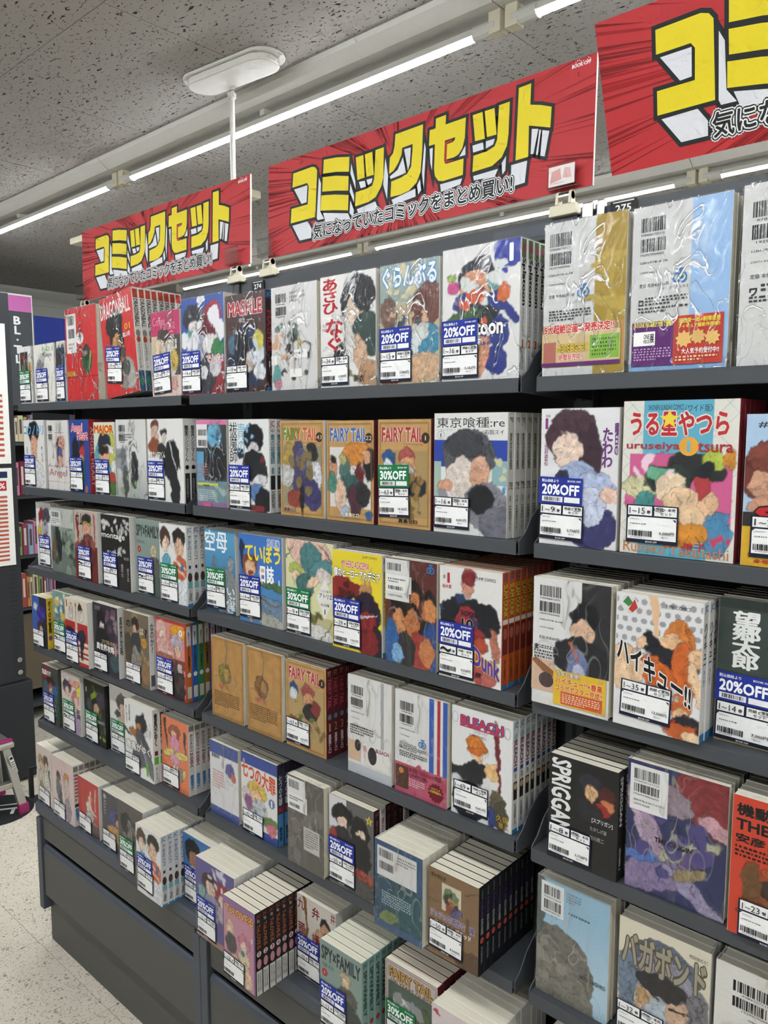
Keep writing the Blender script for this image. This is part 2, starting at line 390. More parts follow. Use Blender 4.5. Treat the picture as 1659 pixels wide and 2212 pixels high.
def mat_film(name, refl, strength, sc, crease):
    m, nt, b = new_mat(name); nt.nodes.remove(b); out = nt.nodes['Material Output']
    tc = N(nt, 'ShaderNodeTexCoord'); mp = N(nt, 'ShaderNodeMapping'); mp.inputs['Scale'].default_value = (1, 1, 0.55); mp.inputs['Rotation'].default_value = (0.2, 0.9, 0.1)
    nt.links.new(tc.outputs['Object'], mp.inputs['Vector'])
    nz = N(nt, 'ShaderNodeTexNoise'); nz.inputs['Scale'].default_value = sc; nz.inputs['Detail'].default_value = 1.5; nz.inputs['Distortion'].default_value = 1.4
    nt.links.new(mp.outputs[0], nz.inputs['Vector'])
    ab = N(nt, 'ShaderNodeMath', operation='SUBTRACT'); ab.inputs[1].default_value = 0.5; nt.links.new(nz.outputs['Fac'], ab.inputs[0])
    a2 = N(nt, 'ShaderNodeMath', operation='ABSOLUTE'); nt.links.new(ab.outputs[0], a2.inputs[0])
    pw = N(nt, 'ShaderNodeMath', operation='POWER'); pw.inputs[1].default_value = 0.5; nt.links.new(a2.outputs[0], pw.inputs[0])
    bp = N(nt, 'ShaderNodeBump'); bp.inputs['Strength'].default_value = strength; bp.inputs['Distance'].default_value = 0.006
    nt.links.new(pw.outputs[0], bp.inputs['Height'])
    gl = N(nt, 'ShaderNodeBsdfGlossy'); gl.inputs['Roughness'].default_value = 0.09; nt.links.new(bp.outputs[0], gl.inputs['Normal'])
    tr = N(nt, 'ShaderNodeBsdfTransparent')
    fr = N(nt, 'ShaderNodeLayerWeight'); fr.inputs[0].default_value = 0.5
    p3 = N(nt, 'ShaderNodeMath', operation='POWER'); p3.inputs[1].default_value = 4.0; nt.links.new(fr.outputs['Facing'], p3.inputs[0])
    f3 = N(nt, 'ShaderNodeMath', operation='MULTIPLY_ADD'); f3.inputs[1].default_value = 0.12; f3.inputs[2].default_value = refl; nt.links.new(p3.outputs[0], f3.inputs[0])
    # narrow creases in the film shine more than the stretched parts
    cr = N(nt, 'ShaderNodeMapRange'); cr.inputs['From Min'].default_value = 0.0; cr.inputs['From Max'].default_value = 0.022; cr.inputs['To Min'].default_value = crease; cr.inputs['To Max'].default_value = 0.0
    nt.links.new(a2.outputs[0], cr.inputs['Value'])
    ms = N(nt, 'ShaderNodeTexNoise'); ms.inputs['Scale'].default_value = 9; ms.inputs['Detail'].default_value = 0; nt.links.new(tc.outputs['Object'], ms.inputs['Vector'])
    mr = N(nt, 'ShaderNodeMapRange'); mr.inputs['From Min'].default_value = 0.36; mr.inputs['From Max'].default_value = 0.56; nt.links.new(ms.outputs['Fac'], mr.inputs['Value'])
    cm = N(nt, 'ShaderNodeMath', operation='MULTIPLY'); nt.links.new(cr.outputs[0], cm.inputs[0]); nt.links.new(mr.outputs[0], cm.inputs[1])
    mn = N(nt, 'ShaderNodeMath', operation='ADD', use_clamp=True); nt.links.new(f3.outputs[0], mn.inputs[0]); nt.links.new(cm.outputs[0], mn.inputs[1])
    rg = N(nt, 'ShaderNodeMath', operation='MULTIPLY_ADD'); rg.inputs[1].default_value = 0.35; rg.inputs[2].default_value = 0.10; nt.links.new(cm.outputs[0], rg.inputs[0]); nt.links.new(rg.outputs[0], gl.inputs['Roughness'])
    mx = N(nt, 'ShaderNodeMixShader'); nt.links.new(mn.outputs[0], mx.inputs[0]); nt.links.new(tr.outputs[0], mx.inputs[1]); nt.links.new(gl.outputs[0], mx.inputs[2])
    nt.links.new(mx.outputs[0], out.inputs['Surface']); return m
def mat_film_plain(name, refl):
    m, nt, b = new_mat(name); nt.nodes.remove(b); out = nt.nodes['Material Output']
    gl = N(nt, 'ShaderNodeBsdfGlossy'); gl.inputs['Roughness'].default_value = 0.12; tr = N(nt, 'ShaderNodeBsdfTransparent')
    fr = N(nt, 'ShaderNodeLayerWeight'); fr.inputs[0].default_value = 0.5
    p3 = N(nt, 'ShaderNodeMath', operation='POWER'); p3.inputs[1].default_value = 4.0; nt.links.new(fr.outputs['Facing'], p3.inputs[0])
    f3 = N(nt, 'ShaderNodeMath', operation='MULTIPLY_ADD'); f3.inputs[1].default_value = 0.12; f3.inputs[2].default_value = refl; nt.links.new(p3.outputs[0], f3.inputs[0])
    mx = N(nt, 'ShaderNodeMixShader'); nt.links.new(f3.outputs[0], mx.inputs[0]); nt.links.new(tr.outputs[0], mx.inputs[1]); nt.links.new(gl.outputs[0], mx.inputs[2])
    nt.links.new(mx.outputs[0], out.inputs['Surface']); return m
def mat_emit(name, col, st):
    m, nt, b = new_mat(name); b.inputs['Base Color'].default_value = (*hx(col), 1)
    b.inputs['Emission Color'].default_value = (*hx(col), 1); b.inputs['Emission Strength'].default_value = st
    return m
FLOOR = mat_floor(); CEIL = mat_ceiling(); PAGES = mat_pages()
FILM_L = mat_film_plain('shrink_film_smooth', 0.012); FILM_H = mat_film('shrink_film_crinkled', 0.03, 0.7, 26, 0.75); FILM_M = mat_film('shrink_film_creased', 0.02, 0.5, 19, 0.32)
GREY = plain('grey_shelf_metal', '45484c', 0.5, 0.0, 0.35, 0.05, 300, 0.15, 900)
GREYD = plain('dark_panel', '2b2d30', 0.6, 0, 0.3)
GREYB = plain('cabinet_grey', '555552', 0.55, 0.0, 0.35, 0.05, 200, 0.12, 900)
GREYE = plain('cabinet_edge', '4b5058', 0.5, 0.0, 0.4, 0.05, 200)
WALL = plain('wall_paint', 'c4c3bd', 0.85, 0, 0.15, 0.03, 4)
WHITE = plain('white_enamel', 'cfcdc5', 0.4, 0, 0.4, 0.03)
CREAM = plain('cream_plastic', 'd9d2b8', 0.4, 0, 0.4, 0.03)
FOAM = plain('foam_board', 'e8e6e0', 0.7, 0, 0.2, 0.02)
REDP = plain('red_print', 'b83438', 0.55, 0, 0.3, 0.03, 8)
ALU = plain('brushed_aluminium', 'b9b5ac', 0.38, 0.85, 0.5, 0.06, 120)
MAG = plain('magenta_rubber', '8e1c54', 0.6)
BLACK = plain('black_rubber', '17181a', 0.7)
CHROME = plain('steel', 'b0b0ae', 0.25, 1.0)
TUBE = mat_emit('tube_light', 'f7fbff', TUBE_POWER)
def mat_acrylic():
    m, nt, b = new_mat('clear_acrylic'); nt.nodes.remove(b); out = nt.nodes['Material Output']
    gl = N(nt, 'ShaderNodeBsdfGlossy'); gl.inputs['Roughness'].default_value = 0.05
    tr = N(nt, 'ShaderNodeBsdfTransparent'); tr.inputs[0].default_value = (0.93, 0.93, 0.93, 1)
    lw = N(nt, 'ShaderNodeLayerWeight'); lw.inputs[0].default_value = 0.25
    mx = N(nt, 'ShaderNodeMixShader'); nt.links.new(lw.outputs['Facing'], mx.inputs[0]); nt.links.new(tr.outputs[0], mx.inputs[1]); nt.links.new(gl.outputs[0], mx.inputs[2])
    nt.links.new(mx.outputs[0], out.inputs['Surface']); return m
ACRYL = mat_acrylic()

# ---------------------------------------------------------------- room shell
XA, XB, YA, YB, CZ = -5.37, 2.3, -3.0, 5.2, Z0 + 0.95
def struct(name, mb, **k): o = mb.build(name, **k); o['kind'] = 'structure'; return o
b = MB(); b.box(XA - .1, YA - .1, -0.08, XB + .1, YB + .1, -0.012, FLOOR); floor = struct('floor', b)
tile = MB(); P = 0.4572; tile.box(0.0006, 0.0006, -0.012, P - 0.0006, P - 0.0006, 0.0, FLOOR); tm = tile.mesh('floor_tile')
i0 = math.floor((XA + 2.45) / P); j0 = math.floor((-1.4 - 1.025) / P)
for i in range(i0, i0 + 13):
    for j in range(j0, j0 + 11):
        x, y = -2.45 + i * P, 1.025 + j * P
        if x + P > XA and y + P < 3.6: link('floor_tile', tm, floor, (x, y, 0))
b = MB(); b.box(XA - .1, YA - .1, CZ + 0.012, XB + .1, YB + .1, CZ + 0.09, CEIL); ceil = struct('ceiling', b)
tile = MB(); PX, PY = 0.608, 1.216; tile.box(0.0008, 0.0008, 0, PX - 0.0008, PY - 0.0008, 0.012, CEIL); tm = tile.mesh('ceiling_board')
for i in range(-6, 7):
    for j in range(-4, 4):
        x, y = -1.691 + i * PX, 0.95 + j * PY
        if x + PX > XA and x < XB and y > YA - 1.3 and y < YB: link('ceiling_board', tm, ceil, (x, y, CZ))
for nm, bx in (('wall_left', (XA - .1, YA, 0, XA, YB, CZ)), ('wall_right', (XB, YA, 0, XB + .1, YB, CZ)),
               ('wall_back', (XA, YB, 0, XB, YB + .1, CZ)), ('wall_front', (XA, YA - .1, 0, XB, YA, CZ))):
    b = MB(); b.box(*bx, WALL); struct(nm, b)
b = MB(); b.prism([(XA, CZ - .10), (XA + .012, CZ - .10), (XA + .02, CZ - .06), (XA + .06, CZ - .02), (XA + .06, CZ), (XA, CZ)], YA, YB, 'y', WALL)
struct('trim_1', b)

# ---------------------------------------------------------------- ceiling tube lights
def tube_light():
    root = empty('ceiling_light', (0, 0, CZ)); L = 1.618
    b = MB(); b.prism([(-.082, 0), (-.078, -.012), (-.045, -.034), (.045, -.034), (.078, -.012), (.082, 0)], -.085, L - .087, 'x', WHITE); b.build('housing', root)
    b = MB(); R = .0135; hf = [(R * math.cos(t), -.062 + R * math.sin(t)) for t in [math.pi + .35 + (math.pi - .7) * i / 4 for i in range(5)]]
    b.add([(x, p[0], p[1]) for x in (0.0, 1.455) for p in hf], [(i, i + 1, 6 + i, 5 + i) for i in range(4)], TUBE); b.build('tube', root, smooth=True)
    b = MB(); b.prism([(-R * .99, -.0672), (R * .99, -.0672), (R * .8, -.052), (-R * .8, -.052)], 0.0, 1.455, 'x', WHITE); b.build('tube_back', root)
    for x, d in ((-.0, -1), (1.455, 1)):
        s = MB(); s.tube((x, 0, -.062), (x + d * .06, 0, -.062), .016, WHITE, 12); s.box(min(x + d * .045, x + d * .075), -.014, -.08, max(x + d * .045, x + d * .075), .014, -.032, CREAM); s.build('socket', root)
    c = MB(); c.box(.715, -.016, -.05, .735, .016, -.034, WHITE); c.build('tube_clip', root)
    return root
def copy_tree(o, parent=None):
    c = o.copy(); C.objects.link(c); c.parent = parent
    for ch in list(o.children): copy_tree(ch, c)
    return c
proto = tube_light(); first = True
ROWY = [1.515, 2.86, 0.17, -1.17]
NEAR = {-1: 'tube light at the far left end of the ceiling row behind the big red signs', 0: 'long tube light crossed by the white hanging pole above the left red sign',
        1: 'tube light at the top edge above the second red sign', 2: 'tube light out of frame to the right in the ceiling row above the signs'}
FAR = {-2: 'farthest left tube light of the lower lamp row by the far wall', -1: 'tube light showing under the left red sign', 0: 'tube light showing under the middle red sign behind its clips',
       1: 'tube light showing at the right end below the tilted red sign', 2: 'tube light out of frame to the right in the second lamp row'}
for r, y in enumerate(ROWY):
    for k in range(-2, 3):
        x = -2.535 + 1.618 * k + (0.0 if r != 1 else -0.07)
        if x < XA + .1 or x + 1.55 > XB: continue
        o = proto if first else copy_tree(proto); first = False
        o.location = (x, y, CZ)
        lab = NEAR.get(k) if r == 0 else FAR.get(k) if r == 1 else None
        tag(o, lab or 'white ceiling tube light over the aisles outside the picture', 'ceiling light', 'ceiling tube lights')

# pole sign hung from the ceiling, ceiling plate
root = empty('hanging_sign', (-1.73, 1.335, CZ))
b = MB(); n = 12
def stad(l, wd): return [(l * s + wd * math.cos(t), wd * math.sin(t)) for s, t0 in ((1, -math.pi / 2), (-1, math.pi / 2)) for t in [t0 + math.pi * i / n for i in range(n + 1)]]
b.prism(stad(.115, .055), -.008, 0, 'z', WHITE); b.prism(stad(.105, .047), -.026, -.008, 'z', WHITE)
o = b.build('mount_plate', root, bevel=.004); o.rotation_euler.z = 0.1
b = MB(); b.tube((-.07, .05, 0), (-.07, .05, -.36), .007, WHITE, 12); b.tube((-.07, .05, -.03), (-.07, .05, -.042), .012, WHITE, 12); b.build('pole', root)
b = MB(); b.box(-.55, .046, -.50, -.005, .054, -.315, FOAM); b.build('board', root)
tag(root, 'white ceiling plate and pole carrying a board behind the left red sign', 'hanging sign')
b = MB(); b.box(-3.81, 1.915, CZ - .03, -2.5, 2.06, CZ, CREAM)
tag(b.build('ceiling_panel', bevel=.004), 'cream flat panel on the ceiling just behind the left red sign', 'panel')

# ---------------------------------------------------------------- gondola shelving
BAY = {'left': -2.411, 'middle': -1.511, 'right': -0.611}; SW = 0.867
ROWZ = [0.081, -0.171, -0.418, -0.667, -0.917]; ROWF = [1.027, 1.029, 1.034, 1.040, 1.043]
ORD = ['top', 'second', 'third', 'fourth', 'fifth']
def shelf(bay, r):
    x0 = BAY[bay]; yf = ROWF[r]; root = empty('shelf_board', (x0, yf, Z0 + ROWZ[r]))
    b = MB(); b.box(0, 0.0015, -.003, SW, 1.205 - yf, 0, GREY); b.build('board', root)
    b = MB(); b.box(0, 0, -.022, SW, .0015, 0, GREY); b.box(0, 0.0015, -.022, SW, .012, -.0205, GREY); b.build('front_lip', root, bevel=.001)
    for x in (-.0035, SW + .0015):
        if r == 0 and ((bay == 'left' and x > 0) or (bay == 'middle' and x < 0)): continue
        b = MB(); pr = [(.004, -.022), (1.205 - yf, -.03), (1.205 - yf, .062), (.105, .062), (.07, .055), (.04, .035), (.022, .012), (.004, .0)]
        b.prism(pr, x, x + .002, 'x', GREY); b.build('end_bracket', root)
    tag(root, f'dark grey metal shelf board, {ORD[r]} one from the top in the {bay} bay', 'shelf', 'metal shelf boards of the comic rack')
for bay in BAY:
    for r in range(5): shelf(bay, r)
for i, x in enumerate((-2.4285, -1.528, -0.628, 0.272)):
    root = empty('upright_post', (x, 1.206, 0))
    b = MB(); b.box(-.018, 0, 0, .018, .05, Z0 + .362, GREY); b.build('post', root, bevel=.001)
    s = MB()
    for k in range(34): s.box(-.004, -.0006, 0.55 + k * .042, .004, .0, 0.575 + k * .042, GREYD)
    s.build('slots', root)['kind'] = 'stuff'
    tag(root, ['slotted grey upright post at the left end of the comic rack', 'slotted grey upright post between the left and middle bays', 'slotted grey upright post between the middle and right bays', 'slotted grey upright post at the right end of the right bay'][i], 'post')
for bay, x0 in BAY.items():
    root = empty('header_beam', (x0, 1.2, Z0 + .361))
    b = MB(); b.box(.002, 0, -.036, SW - .002, .02, 0, GREY); b.build('beam', root, bevel=.001)
    b = MB(); b.box(SW - .165, -.0006, -.028, SW - .025, 0, -.008, GREYE); b.build('maker_plate', root)
    tag(root, f'dark grey header beam along the top of the {bay} bay under the red sign', 'beam')
    root = empty('back_panel', (x0, 1.226, 0)); b = MB(); b.box(0, 0, .05, SW, .008, Z0 + .32, GREYD); b.build('sheet', root)
    tag(root, f'dark back panel behind the comics of the {bay} bay', 'panel')
def num_plate(x, y, z, s, lab):
    root = empty('number_plate', (x, y, z))
    b = MB(); b.box(0, -.002, -.011, .044, 0, .011, BLACK); b.build('plate', root)
    mb = pen(.044, .022, [('box', .1, .88, .9, .95, 'e8e8e6'), (s, .2, .2, .8, .72, 'f2f2f0', 'b')], y0=-.0022); mb.build('lettering', root, loc=(0, 0, -.011))
    tag(root, lab, 'number plate')
num_plate(-1.492, 1.1985, Z0 + .340, '274', 'small black plate reading 274 on the header beam')
num_plate(-0.585, 1.1985, Z0 + .352, '275', 'small black plate reading 275 behind the wrapped white comics')
# base cabinets
def cabinet(bay):
    x0 = BAY[bay] - .0185; W = 0.8985; root = empty('drawer_cabinet', (x0, 1.03, 0)); zt = Z0 - 1.1895
    b = MB(); b.prism([(.0, zt - .004), (.004, zt), (.174, zt), (.174, zt - .018), (.016, zt - .018), (.012, zt - .050), (.0, zt - .030)], .0, W, 'x', GREYE); b.build('top', root)
    b = MB(); b.box(.03, .09, Z0 - 1.545, W - .03, .172, zt - .018, GREYD); b.build('body', root)
    for px in (0.0, W - .028):
        b = MB(); b.box(px, 0, Z0 - 1.548, px + .028, .172, zt - .05, GREYE); b.build('side_post', root, bevel=.002)
    d = MB(); d.box(.031, .009, Z0 - 1.306, W - .031, .03, zt - .046, GREYB); d.build('drawer', root, bevel=.001)
    d = MB(); d.box(.031, .006, Z0 - 1.497, W - .031, .03, Z0 - 1.345, GREYB)
    o = d.build('drawer', root, bevel=.001)
    g = MB(); g.prism([(.006, Z0 - 1.345), (.0065, Z0 - 1.337), (.010, Z0 - 1.330), (.016, Z0 - 1.327), (.024, Z0 - 1.33), (.03, Z0 - 1.345)], .031, W - .031, 'x', GREYE); g.build('pull_edge', o, smooth=False)
    b = MB(); b.box(.004, .033, 0, W - .004, .172, Z0 - 1.5, GREYB); b.build('plinth', root)
    tag(root, f'grey metal drawer cabinet under the {bay} bay of the comic rack', 'cabinet')
for bay in BAY: cabinet(bay)
# low end plate on the left end of the cabinet top
root = empty('end_fence', (-2.474, 1.03, Z0 - 1.19))
for nm, q in (('rail', (0, 0, .090, .008, .16, .100)), ('post', (0, 0, 0, .008, .014, .090)), ('post', (0, .146, 0, .008, .16, .090)), ('foot_plate', (0, 0, -.006, .044, .16, .0))):
    b = MB(); b.box(*q, BLACK); b.build(nm, root)
tag(root, 'small black end fence at the left end of the cabinet top', 'fence')
# ---------------------------------------------------------------- red hanging signs
SIGN_Y= [[(0.086, 0.1721), (0.1474, 0.1735), (0.1577, 0.1701), (0.1633, 0.1625), (0.1583, 0.0656), (0.078, 0.0656), (0.0805, 0.0967), (0.1336, 0.0969), (0.1369, 0.1354), (0.1319, 0.1425), (0.0837, 0.1422)], [(0.1839, 0.1801), (0.2224, 0.1763), (0.2613, 0.1687), (0.2597, 0.1393), (0.2222, 0.147), (0.182, 0.1518)], [(0.1812, 0.1444), (0.2211, 0.1391), (0.259, 0.1304), (0.258, 0.1015), (0.2208, 0.1088), (0.1798, 0.1147)], [(0.177, 0.1073), (0.2175, 0.1013), (0.2594, 0.0922), (0.2582, 0.0612), (0.2172, 0.0694), (0.1748, 0.0759)], [(0.2793, 0.1636), (0.3007, 0.1633), (0.3052, 0.1179), (0.2847, 0.1171)], [(0.3049, 0.1635), (0.3255, 0.1642), (0.3304, 0.118), (0.3099, 0.118)], [(0.3344, 0.1652), (0.357, 0.1658), (0.3566, 0.1072), (0.351, 0.0908), (0.3364, 0.0732), (0.3163, 0.0671), (0.2789, 0.0655), (0.2798, 0.0936), (0.3082, 0.0944), (0.3264, 0.0979), (0.3314, 0.1082)], [(0.387, 0.183), (0.4568, 0.1844), (0.4559, 0.1363), (0.453, 0.098), (0.4435, 0.0797), (0.4242, 0.068), (0.4028, 0.0649), (0.3764, 0.0654), (0.3778, 0.095), (0.4043, 0.0974), (0.4191, 0.1016), (0.4288, 0.1127), (0.4316, 0.1419), (0.4318, 0.1541), (0.4057, 0.1532), (0.4041, 0.141), (0.3959, 0.1271), (0.3842, 0.115), (0.372, 0.1105), (0.3732, 0.1419), (0.3816, 0.1479), (0.3854, 0.161)], [(0.4881, 0.1867), (0.5119, 0.1877), (0.5114, 0.1703), (0.5576, 0.1712), (0.5562, 0.1357), (0.5514, 0.1189), (0.5428, 0.1095), (0.5325, 0.1067), (0.5151, 0.1066), (0.5158, 0.134), (0.5277, 0.1346), (0.5329, 0.1368), (0.5343, 0.1421), (0.5105, 0.1415), (0.5094, 0.1056), (0.5117, 0.0999), (0.5162, 0.0989), (0.5545, 0.0995), (0.5535, 0.0707), (0.5075, 0.069), (0.4969, 0.0717), (0.4883, 0.0823), (0.4859, 0.0945), (0.4867, 0.1408), (0.4723, 0.1409), (0.4736, 0.1695), (0.4875, 0.1696)], [(0.5729, 0.1709), (0.5942, 0.1712), (0.6007, 0.1234), (0.5791, 0.124)], [(0.5989, 0.1712), (0.6197, 0.1712), (0.6255, 0.1246), (0.6051, 0.1248)], [(0.6292, 0.1731), (0.6515, 0.1737), (0.6505, 0.1193), (0.6479, 0.1003), (0.6376, 0.083), (0.6179, 0.0725), (0.5751, 0.071), (0.5763, 0.0993), (0.6049, 0.1004), (0.6219, 0.1052), (0.6269, 0.1151)], [(0.6691, 0.1913), (0.6936, 0.192), (0.693, 0.1571), (0.7136, 0.1512), (0.7346, 0.1428), (0.7333, 0.1097), (0.6915, 0.1232), (0.6919, 0.0716), (0.6664, 0.0709)]]
SIGN_W= [[(0.089, 0.1373), (0.1325, 0.1378), (0.1297, 0.1023), (0.1136, 0.1015)], [(0.0833, 0.0595), (0.1343, 0.0606), (0.1469, 0.0423), (0.1455, 0.0233), (0.1083, 0.0234)], [(0.1688, 0.1463), (0.1755, 0.1329), (0.1737, 0.0743), (0.186, 0.057), (0.1655, 0.0575), (0.1628, 0.0641)], [(0.1827, 0.0697), (0.2582, 0.0553), (0.2645, 0.0432), (0.1904, 0.0487)], [(0.2661, 0.1543), (0.2784, 0.1162), (0.2794, 0.1001), (0.2639, 0.1352)], [(0.2638, 0.1149), (0.2752, 0.0879), (0.2751, 0.0749), (0.2626, 0.0977)], [(0.2646, 0.0798), (0.2751, 0.0589), (0.2729, 0.0447), (0.2624, 0.0553)], [(0.2888, 0.1127), (0.3052, 0.1115), (0.3092, 0.0992), (0.2939, 0.099)], [(0.3103, 0.1125), (0.3268, 0.1123), (0.3244, 0.104), (0.3143, 0.101)], [(0.2834, 0.0588), (0.3354, 0.0649), (0.3443, 0.0463), (0.2875, 0.0508)], [(0.4099, 0.1493), (0.427, 0.1489), (0.4255, 0.1194), (0.4207, 0.1066)], [(0.3741, 0.1056), (0.3943, 0.1141), (0.4075, 0.1354), (0.4158, 0.1035), (0.3758, 0.1003)], [(0.3612, 0.1446), (0.369, 0.1085), (0.3673, 0.0632), (0.3561, 0.0939)], [(0.4613, 0.1503), (0.4645, 0.1378), (0.4612, 0.0631), (0.4562, 0.0949)], [(0.4515, 0.084), (0.4548, 0.0631), (0.4477, 0.0562), (0.4444, 0.0736)], [(0.3793, 0.0596), (0.4404, 0.069), (0.4413, 0.0538), (0.3844, 0.0488)], [(0.4739, 0.1351), (0.4816, 0.1356), (0.4805, 0.0944), (0.4765, 0.1082)], [(0.5443, 0.1047), (0.5578, 0.1219), (0.5581, 0.1049), (0.5472, 0.1051)], [(0.5008, 0.0645), (0.5521, 0.0649), (0.5479, 0.055), (0.5032, 0.0501)], [(0.5737, 0.1177), (0.5967, 0.1181), (0.5985, 0.1056), (0.5755, 0.1051)], [(0.603, 0.1183), (0.6217, 0.1184), (0.6187, 0.1096), (0.6032, 0.1058)], [(0.5768, 0.0635), (0.6304, 0.0648), (0.6244, 0.0536), (0.5786, 0.0555)], [(0.6378, 0.0731), (0.6467, 0.0834), (0.6457, 0.059), (0.6398, 0.0528)], [(0.6974, 0.1163), (0.7103, 0.1131), (0.7019, 0.0739), (0.6964, 0.0751)], [(0.7123, 0.1114), (0.7154, 0.1102), (0.7105, 0.0702), (0.707, 0.0717)], [(0.7183, 0.1092), (0.7315, 0.1048), (0.7241, 0.0648), (0.7156, 0.0679)], [(0.6576, 0.065), (0.69, 0.0657), (0.6864, 0.0297), (0.6584, 0.028)]]
def curve_geo(polys, off):
    cu = bpy.data.curves.new('c', 'CURVE'); cu.dimensions = '2D'; cu.fill_mode = 'BOTH'; cu.offset = off
    vs, fs = [], []
    for p in polys:
        cu.splines.clear(); sp = cu.splines.new('POLY'); sp.points.add(len(p) - 1)
        a = sum(p[i][0] * p[(i + 1) % len(p)][1] - p[(i + 1) % len(p)][0] * p[i][1] for i in range(len(p)))
        q = p if a > 0 else p[::-1]
        for pt, c in zip(sp.points, q): pt.co = (c[0], c[1], 0, 1)
        sp.use_cyclic_u = True
        ob = bpy.data.objects.new('c', cu); me = bpy.data.meshes.new_from_object(ob); o = len(vs)
        vs += [tuple(v.co[:2]) for v in me.vertices]; fs += [tuple(o + i for i in f.vertices) for f in me.polygons]
        bpy.data.meshes.remove(me); bpy.data.objects.remove(ob)
    bpy.data.curves.remove(cu); return vs, fs
SGW, SGH = 0.814, 0.206
def sign_meshes():
    out = []
    b = MB(); b.box(0, 0, 0, SGW, .005, SGH, FOAM); out.append(('board', b.mesh('board')))
    b = MB(); b.add([(0, -.0004, 0), (SGW, -.0004, 0), (SGW, -.0004, SGH), (0, -.0004, SGH)], [(0, 1, 2, 3)], REDP)
    rnd = random.Random(5); cx, cz = .40, .11; m1 = ink('7c1f22'); m2 = ink('9c2427')
    for cl in range(46):
        a0 = rnd.uniform(0, 2 * math.pi)
        for i in range(rnd.randint(3, 8)):
            a = a0 + rnd.uniform(-.05, .05); d = Vector((math.cos(a), math.sin(a) * .55)).normalized()
            t = min([((SGW - cx) if d.x > 0 else -cx) / d.x if abs(d.x) > 1e-4 else 9, ((SGH - cz) if d.y > 0 else -cz) / d.y if abs(d.y) > 1e-4 else 9])
            q = t - rnd.uniform(.03, .14) * (1.6 if abs(d.x) > .8 else .5); wd = rnd.uniform(.0006, .0022); nn = Vector((-d.y, d.x)) * wd
            e = Vector((cx, cz)) + d * t; s = Vector((cx, cz)) + d * q
            pts = [(s.x, s.y), ((e - nn).x, (e - nn).y), ((e + nn).x, (e + nn).y)]
            pts = [(min(max(x, 0), SGW), min(max(z, 0), SGH)) for x, z in pts]
            b.add([(x, -.0006, z) for x, z in pts], [(0, 1, 2)], rnd.choice((m1, m2)))
    out.append(('printed_face', b.mesh('printed_face')))
    b = MB()
    for polys, off, y, col in ((SIGN_Y, .0058, -.0009, '25282a'), (SIGN_W, .0058, -.00098, '25282a'), (SIGN_W, 0, -.0011, 'dcdde2'), (SIGN_Y, 0, -.0013, 'e3cf2c')):
        v, f = curve_geo(polys, off); b.add([(x, y, z) for x, z in v], f, ink(col))
    s = '気になっていたコミックをまとめ買い!'
    for off, y, col in ((.19, -.0015, 'f0f0ee'), (.14, -.0017, '25282a'), (.08, -.0019, 'f0f0ee'), (.022, -.0021, '25282a')):
        v, f, asp = text_geo(s, off); ex = off * .0305
        b.add([(.1535 - ex + p[0] * (.508 + 2 * ex), y - p[2], .0185 - ex + p[1] * (.0310 + 2 * ex)) for p in v], f, ink(col))
    v, f, asp = text_geo('BOOK·OFF', .04); b.add([(.770 + p[0] * .034, -.0009 - p[2], .1925 + p[1] * .0062) for p in v], f, ink('f2e9e6'))
    for x, z in ((.777, .2), (.7800, .2025), (.7835, .2025), (.7865, .2), (.797, .2), (.7995, .2025), (.8025, .2), (.7905, .2)):
        b.add([(x + .0009 * math.cos(t), -.0009, z + .0009 * math.sin(t)) for t in [i * math.pi / 4 for i in range(8)]], [tuple(range(8))], ink('f2e9e6'))
    out.append(('lettering', b.mesh('lettering')))
    return out
SM = sign_meshes()
def sign(loc, tilt, lab):
    root = empty('shop_sign', loc, (tilt, 0, 0))
    bo = None
    for nm, me in SM:
        o = link(nm, me, root)
    tag(root, lab, 'sign', 'red comic set signs'); return root
sign((-2.315, 1.2, Z0 + .397), -.02, 'farther small-looking red sign with yellow lettering above the left bay')
sign((-1.433, 1.2, Z0 + .398), -.02, 'red sign with whole yellow lettering and speed lines above the middle bay')
sign((-0.561, 1.15, Z0 + .388), math.atan2(.072, .202), 'forward-tilted red sign cut off by the top right corner')
def clip(x, y, lab, card=False):
    root = empty('sign_clip', (x, y, Z0 + .3612))
    b = MB(); b.prism([(-.026, -.004), (.026, -.004), (.024, .014), (-.024, .014)], -.006, .014, 'y', CREAM); b.build('jaw', root, bevel=.002)
    for sx in (-.014, .010):
        e = MB(); e.prism([(-.006, .014), (.012, .014), (.010, .034), (.004, .038), (-.003, .034)], sx, sx + .005, 'x', CREAM); e.build('ear', root, bevel=.001)
    b = MB(); b.tube((-.013, .003, .028), (.015, .003, .028), .0065, CHROME, 12); b.build('spring', root)
    b = MB(); b.box(-.028, -.010, .040, .028, .006, .042, ACRYL); b.box(-.026, -.010, .042, .026, -.0085, .078, ACRYL); b.box(-.026, -.016, .078, .026, -.0085, .0792, ACRYL); b.build('clear_holder', root)
    if card:
        b = pen(.052, .036, [('box', .04, .04, .96, .92, 'e6dedb'), ('poly', [(.1, .2), (.5, .3), (.45, .8), (.15, .7)], 'd6a09c'), ('poly', [(.55, .35), (.85, .3), (.8, .75), (.6, .8)], 'dcb4b0'), ('para', .1, .1, .9, .2, 1, 'c8c0bc')], y0=-.0102); b.build('card', root, loc=(-.026, 0, .042))  # pinkish reflections painted onto the whitish card as pale shapes
    tag(root, lab, 'clip', 'cream sign clips')
clip(-2.305, 1.196, 'cream clip holding the left edge of the left red sign')
clip(-1.555, 1.196, 'cream clip at the right end of the left red sign')
clip(-1.432, 1.196, 'cream clip at the left edge of the middle red sign')
clip(-.668, 1.196, 'cream clip holding a card with painted pink reflections at the right of the middle sign', True)
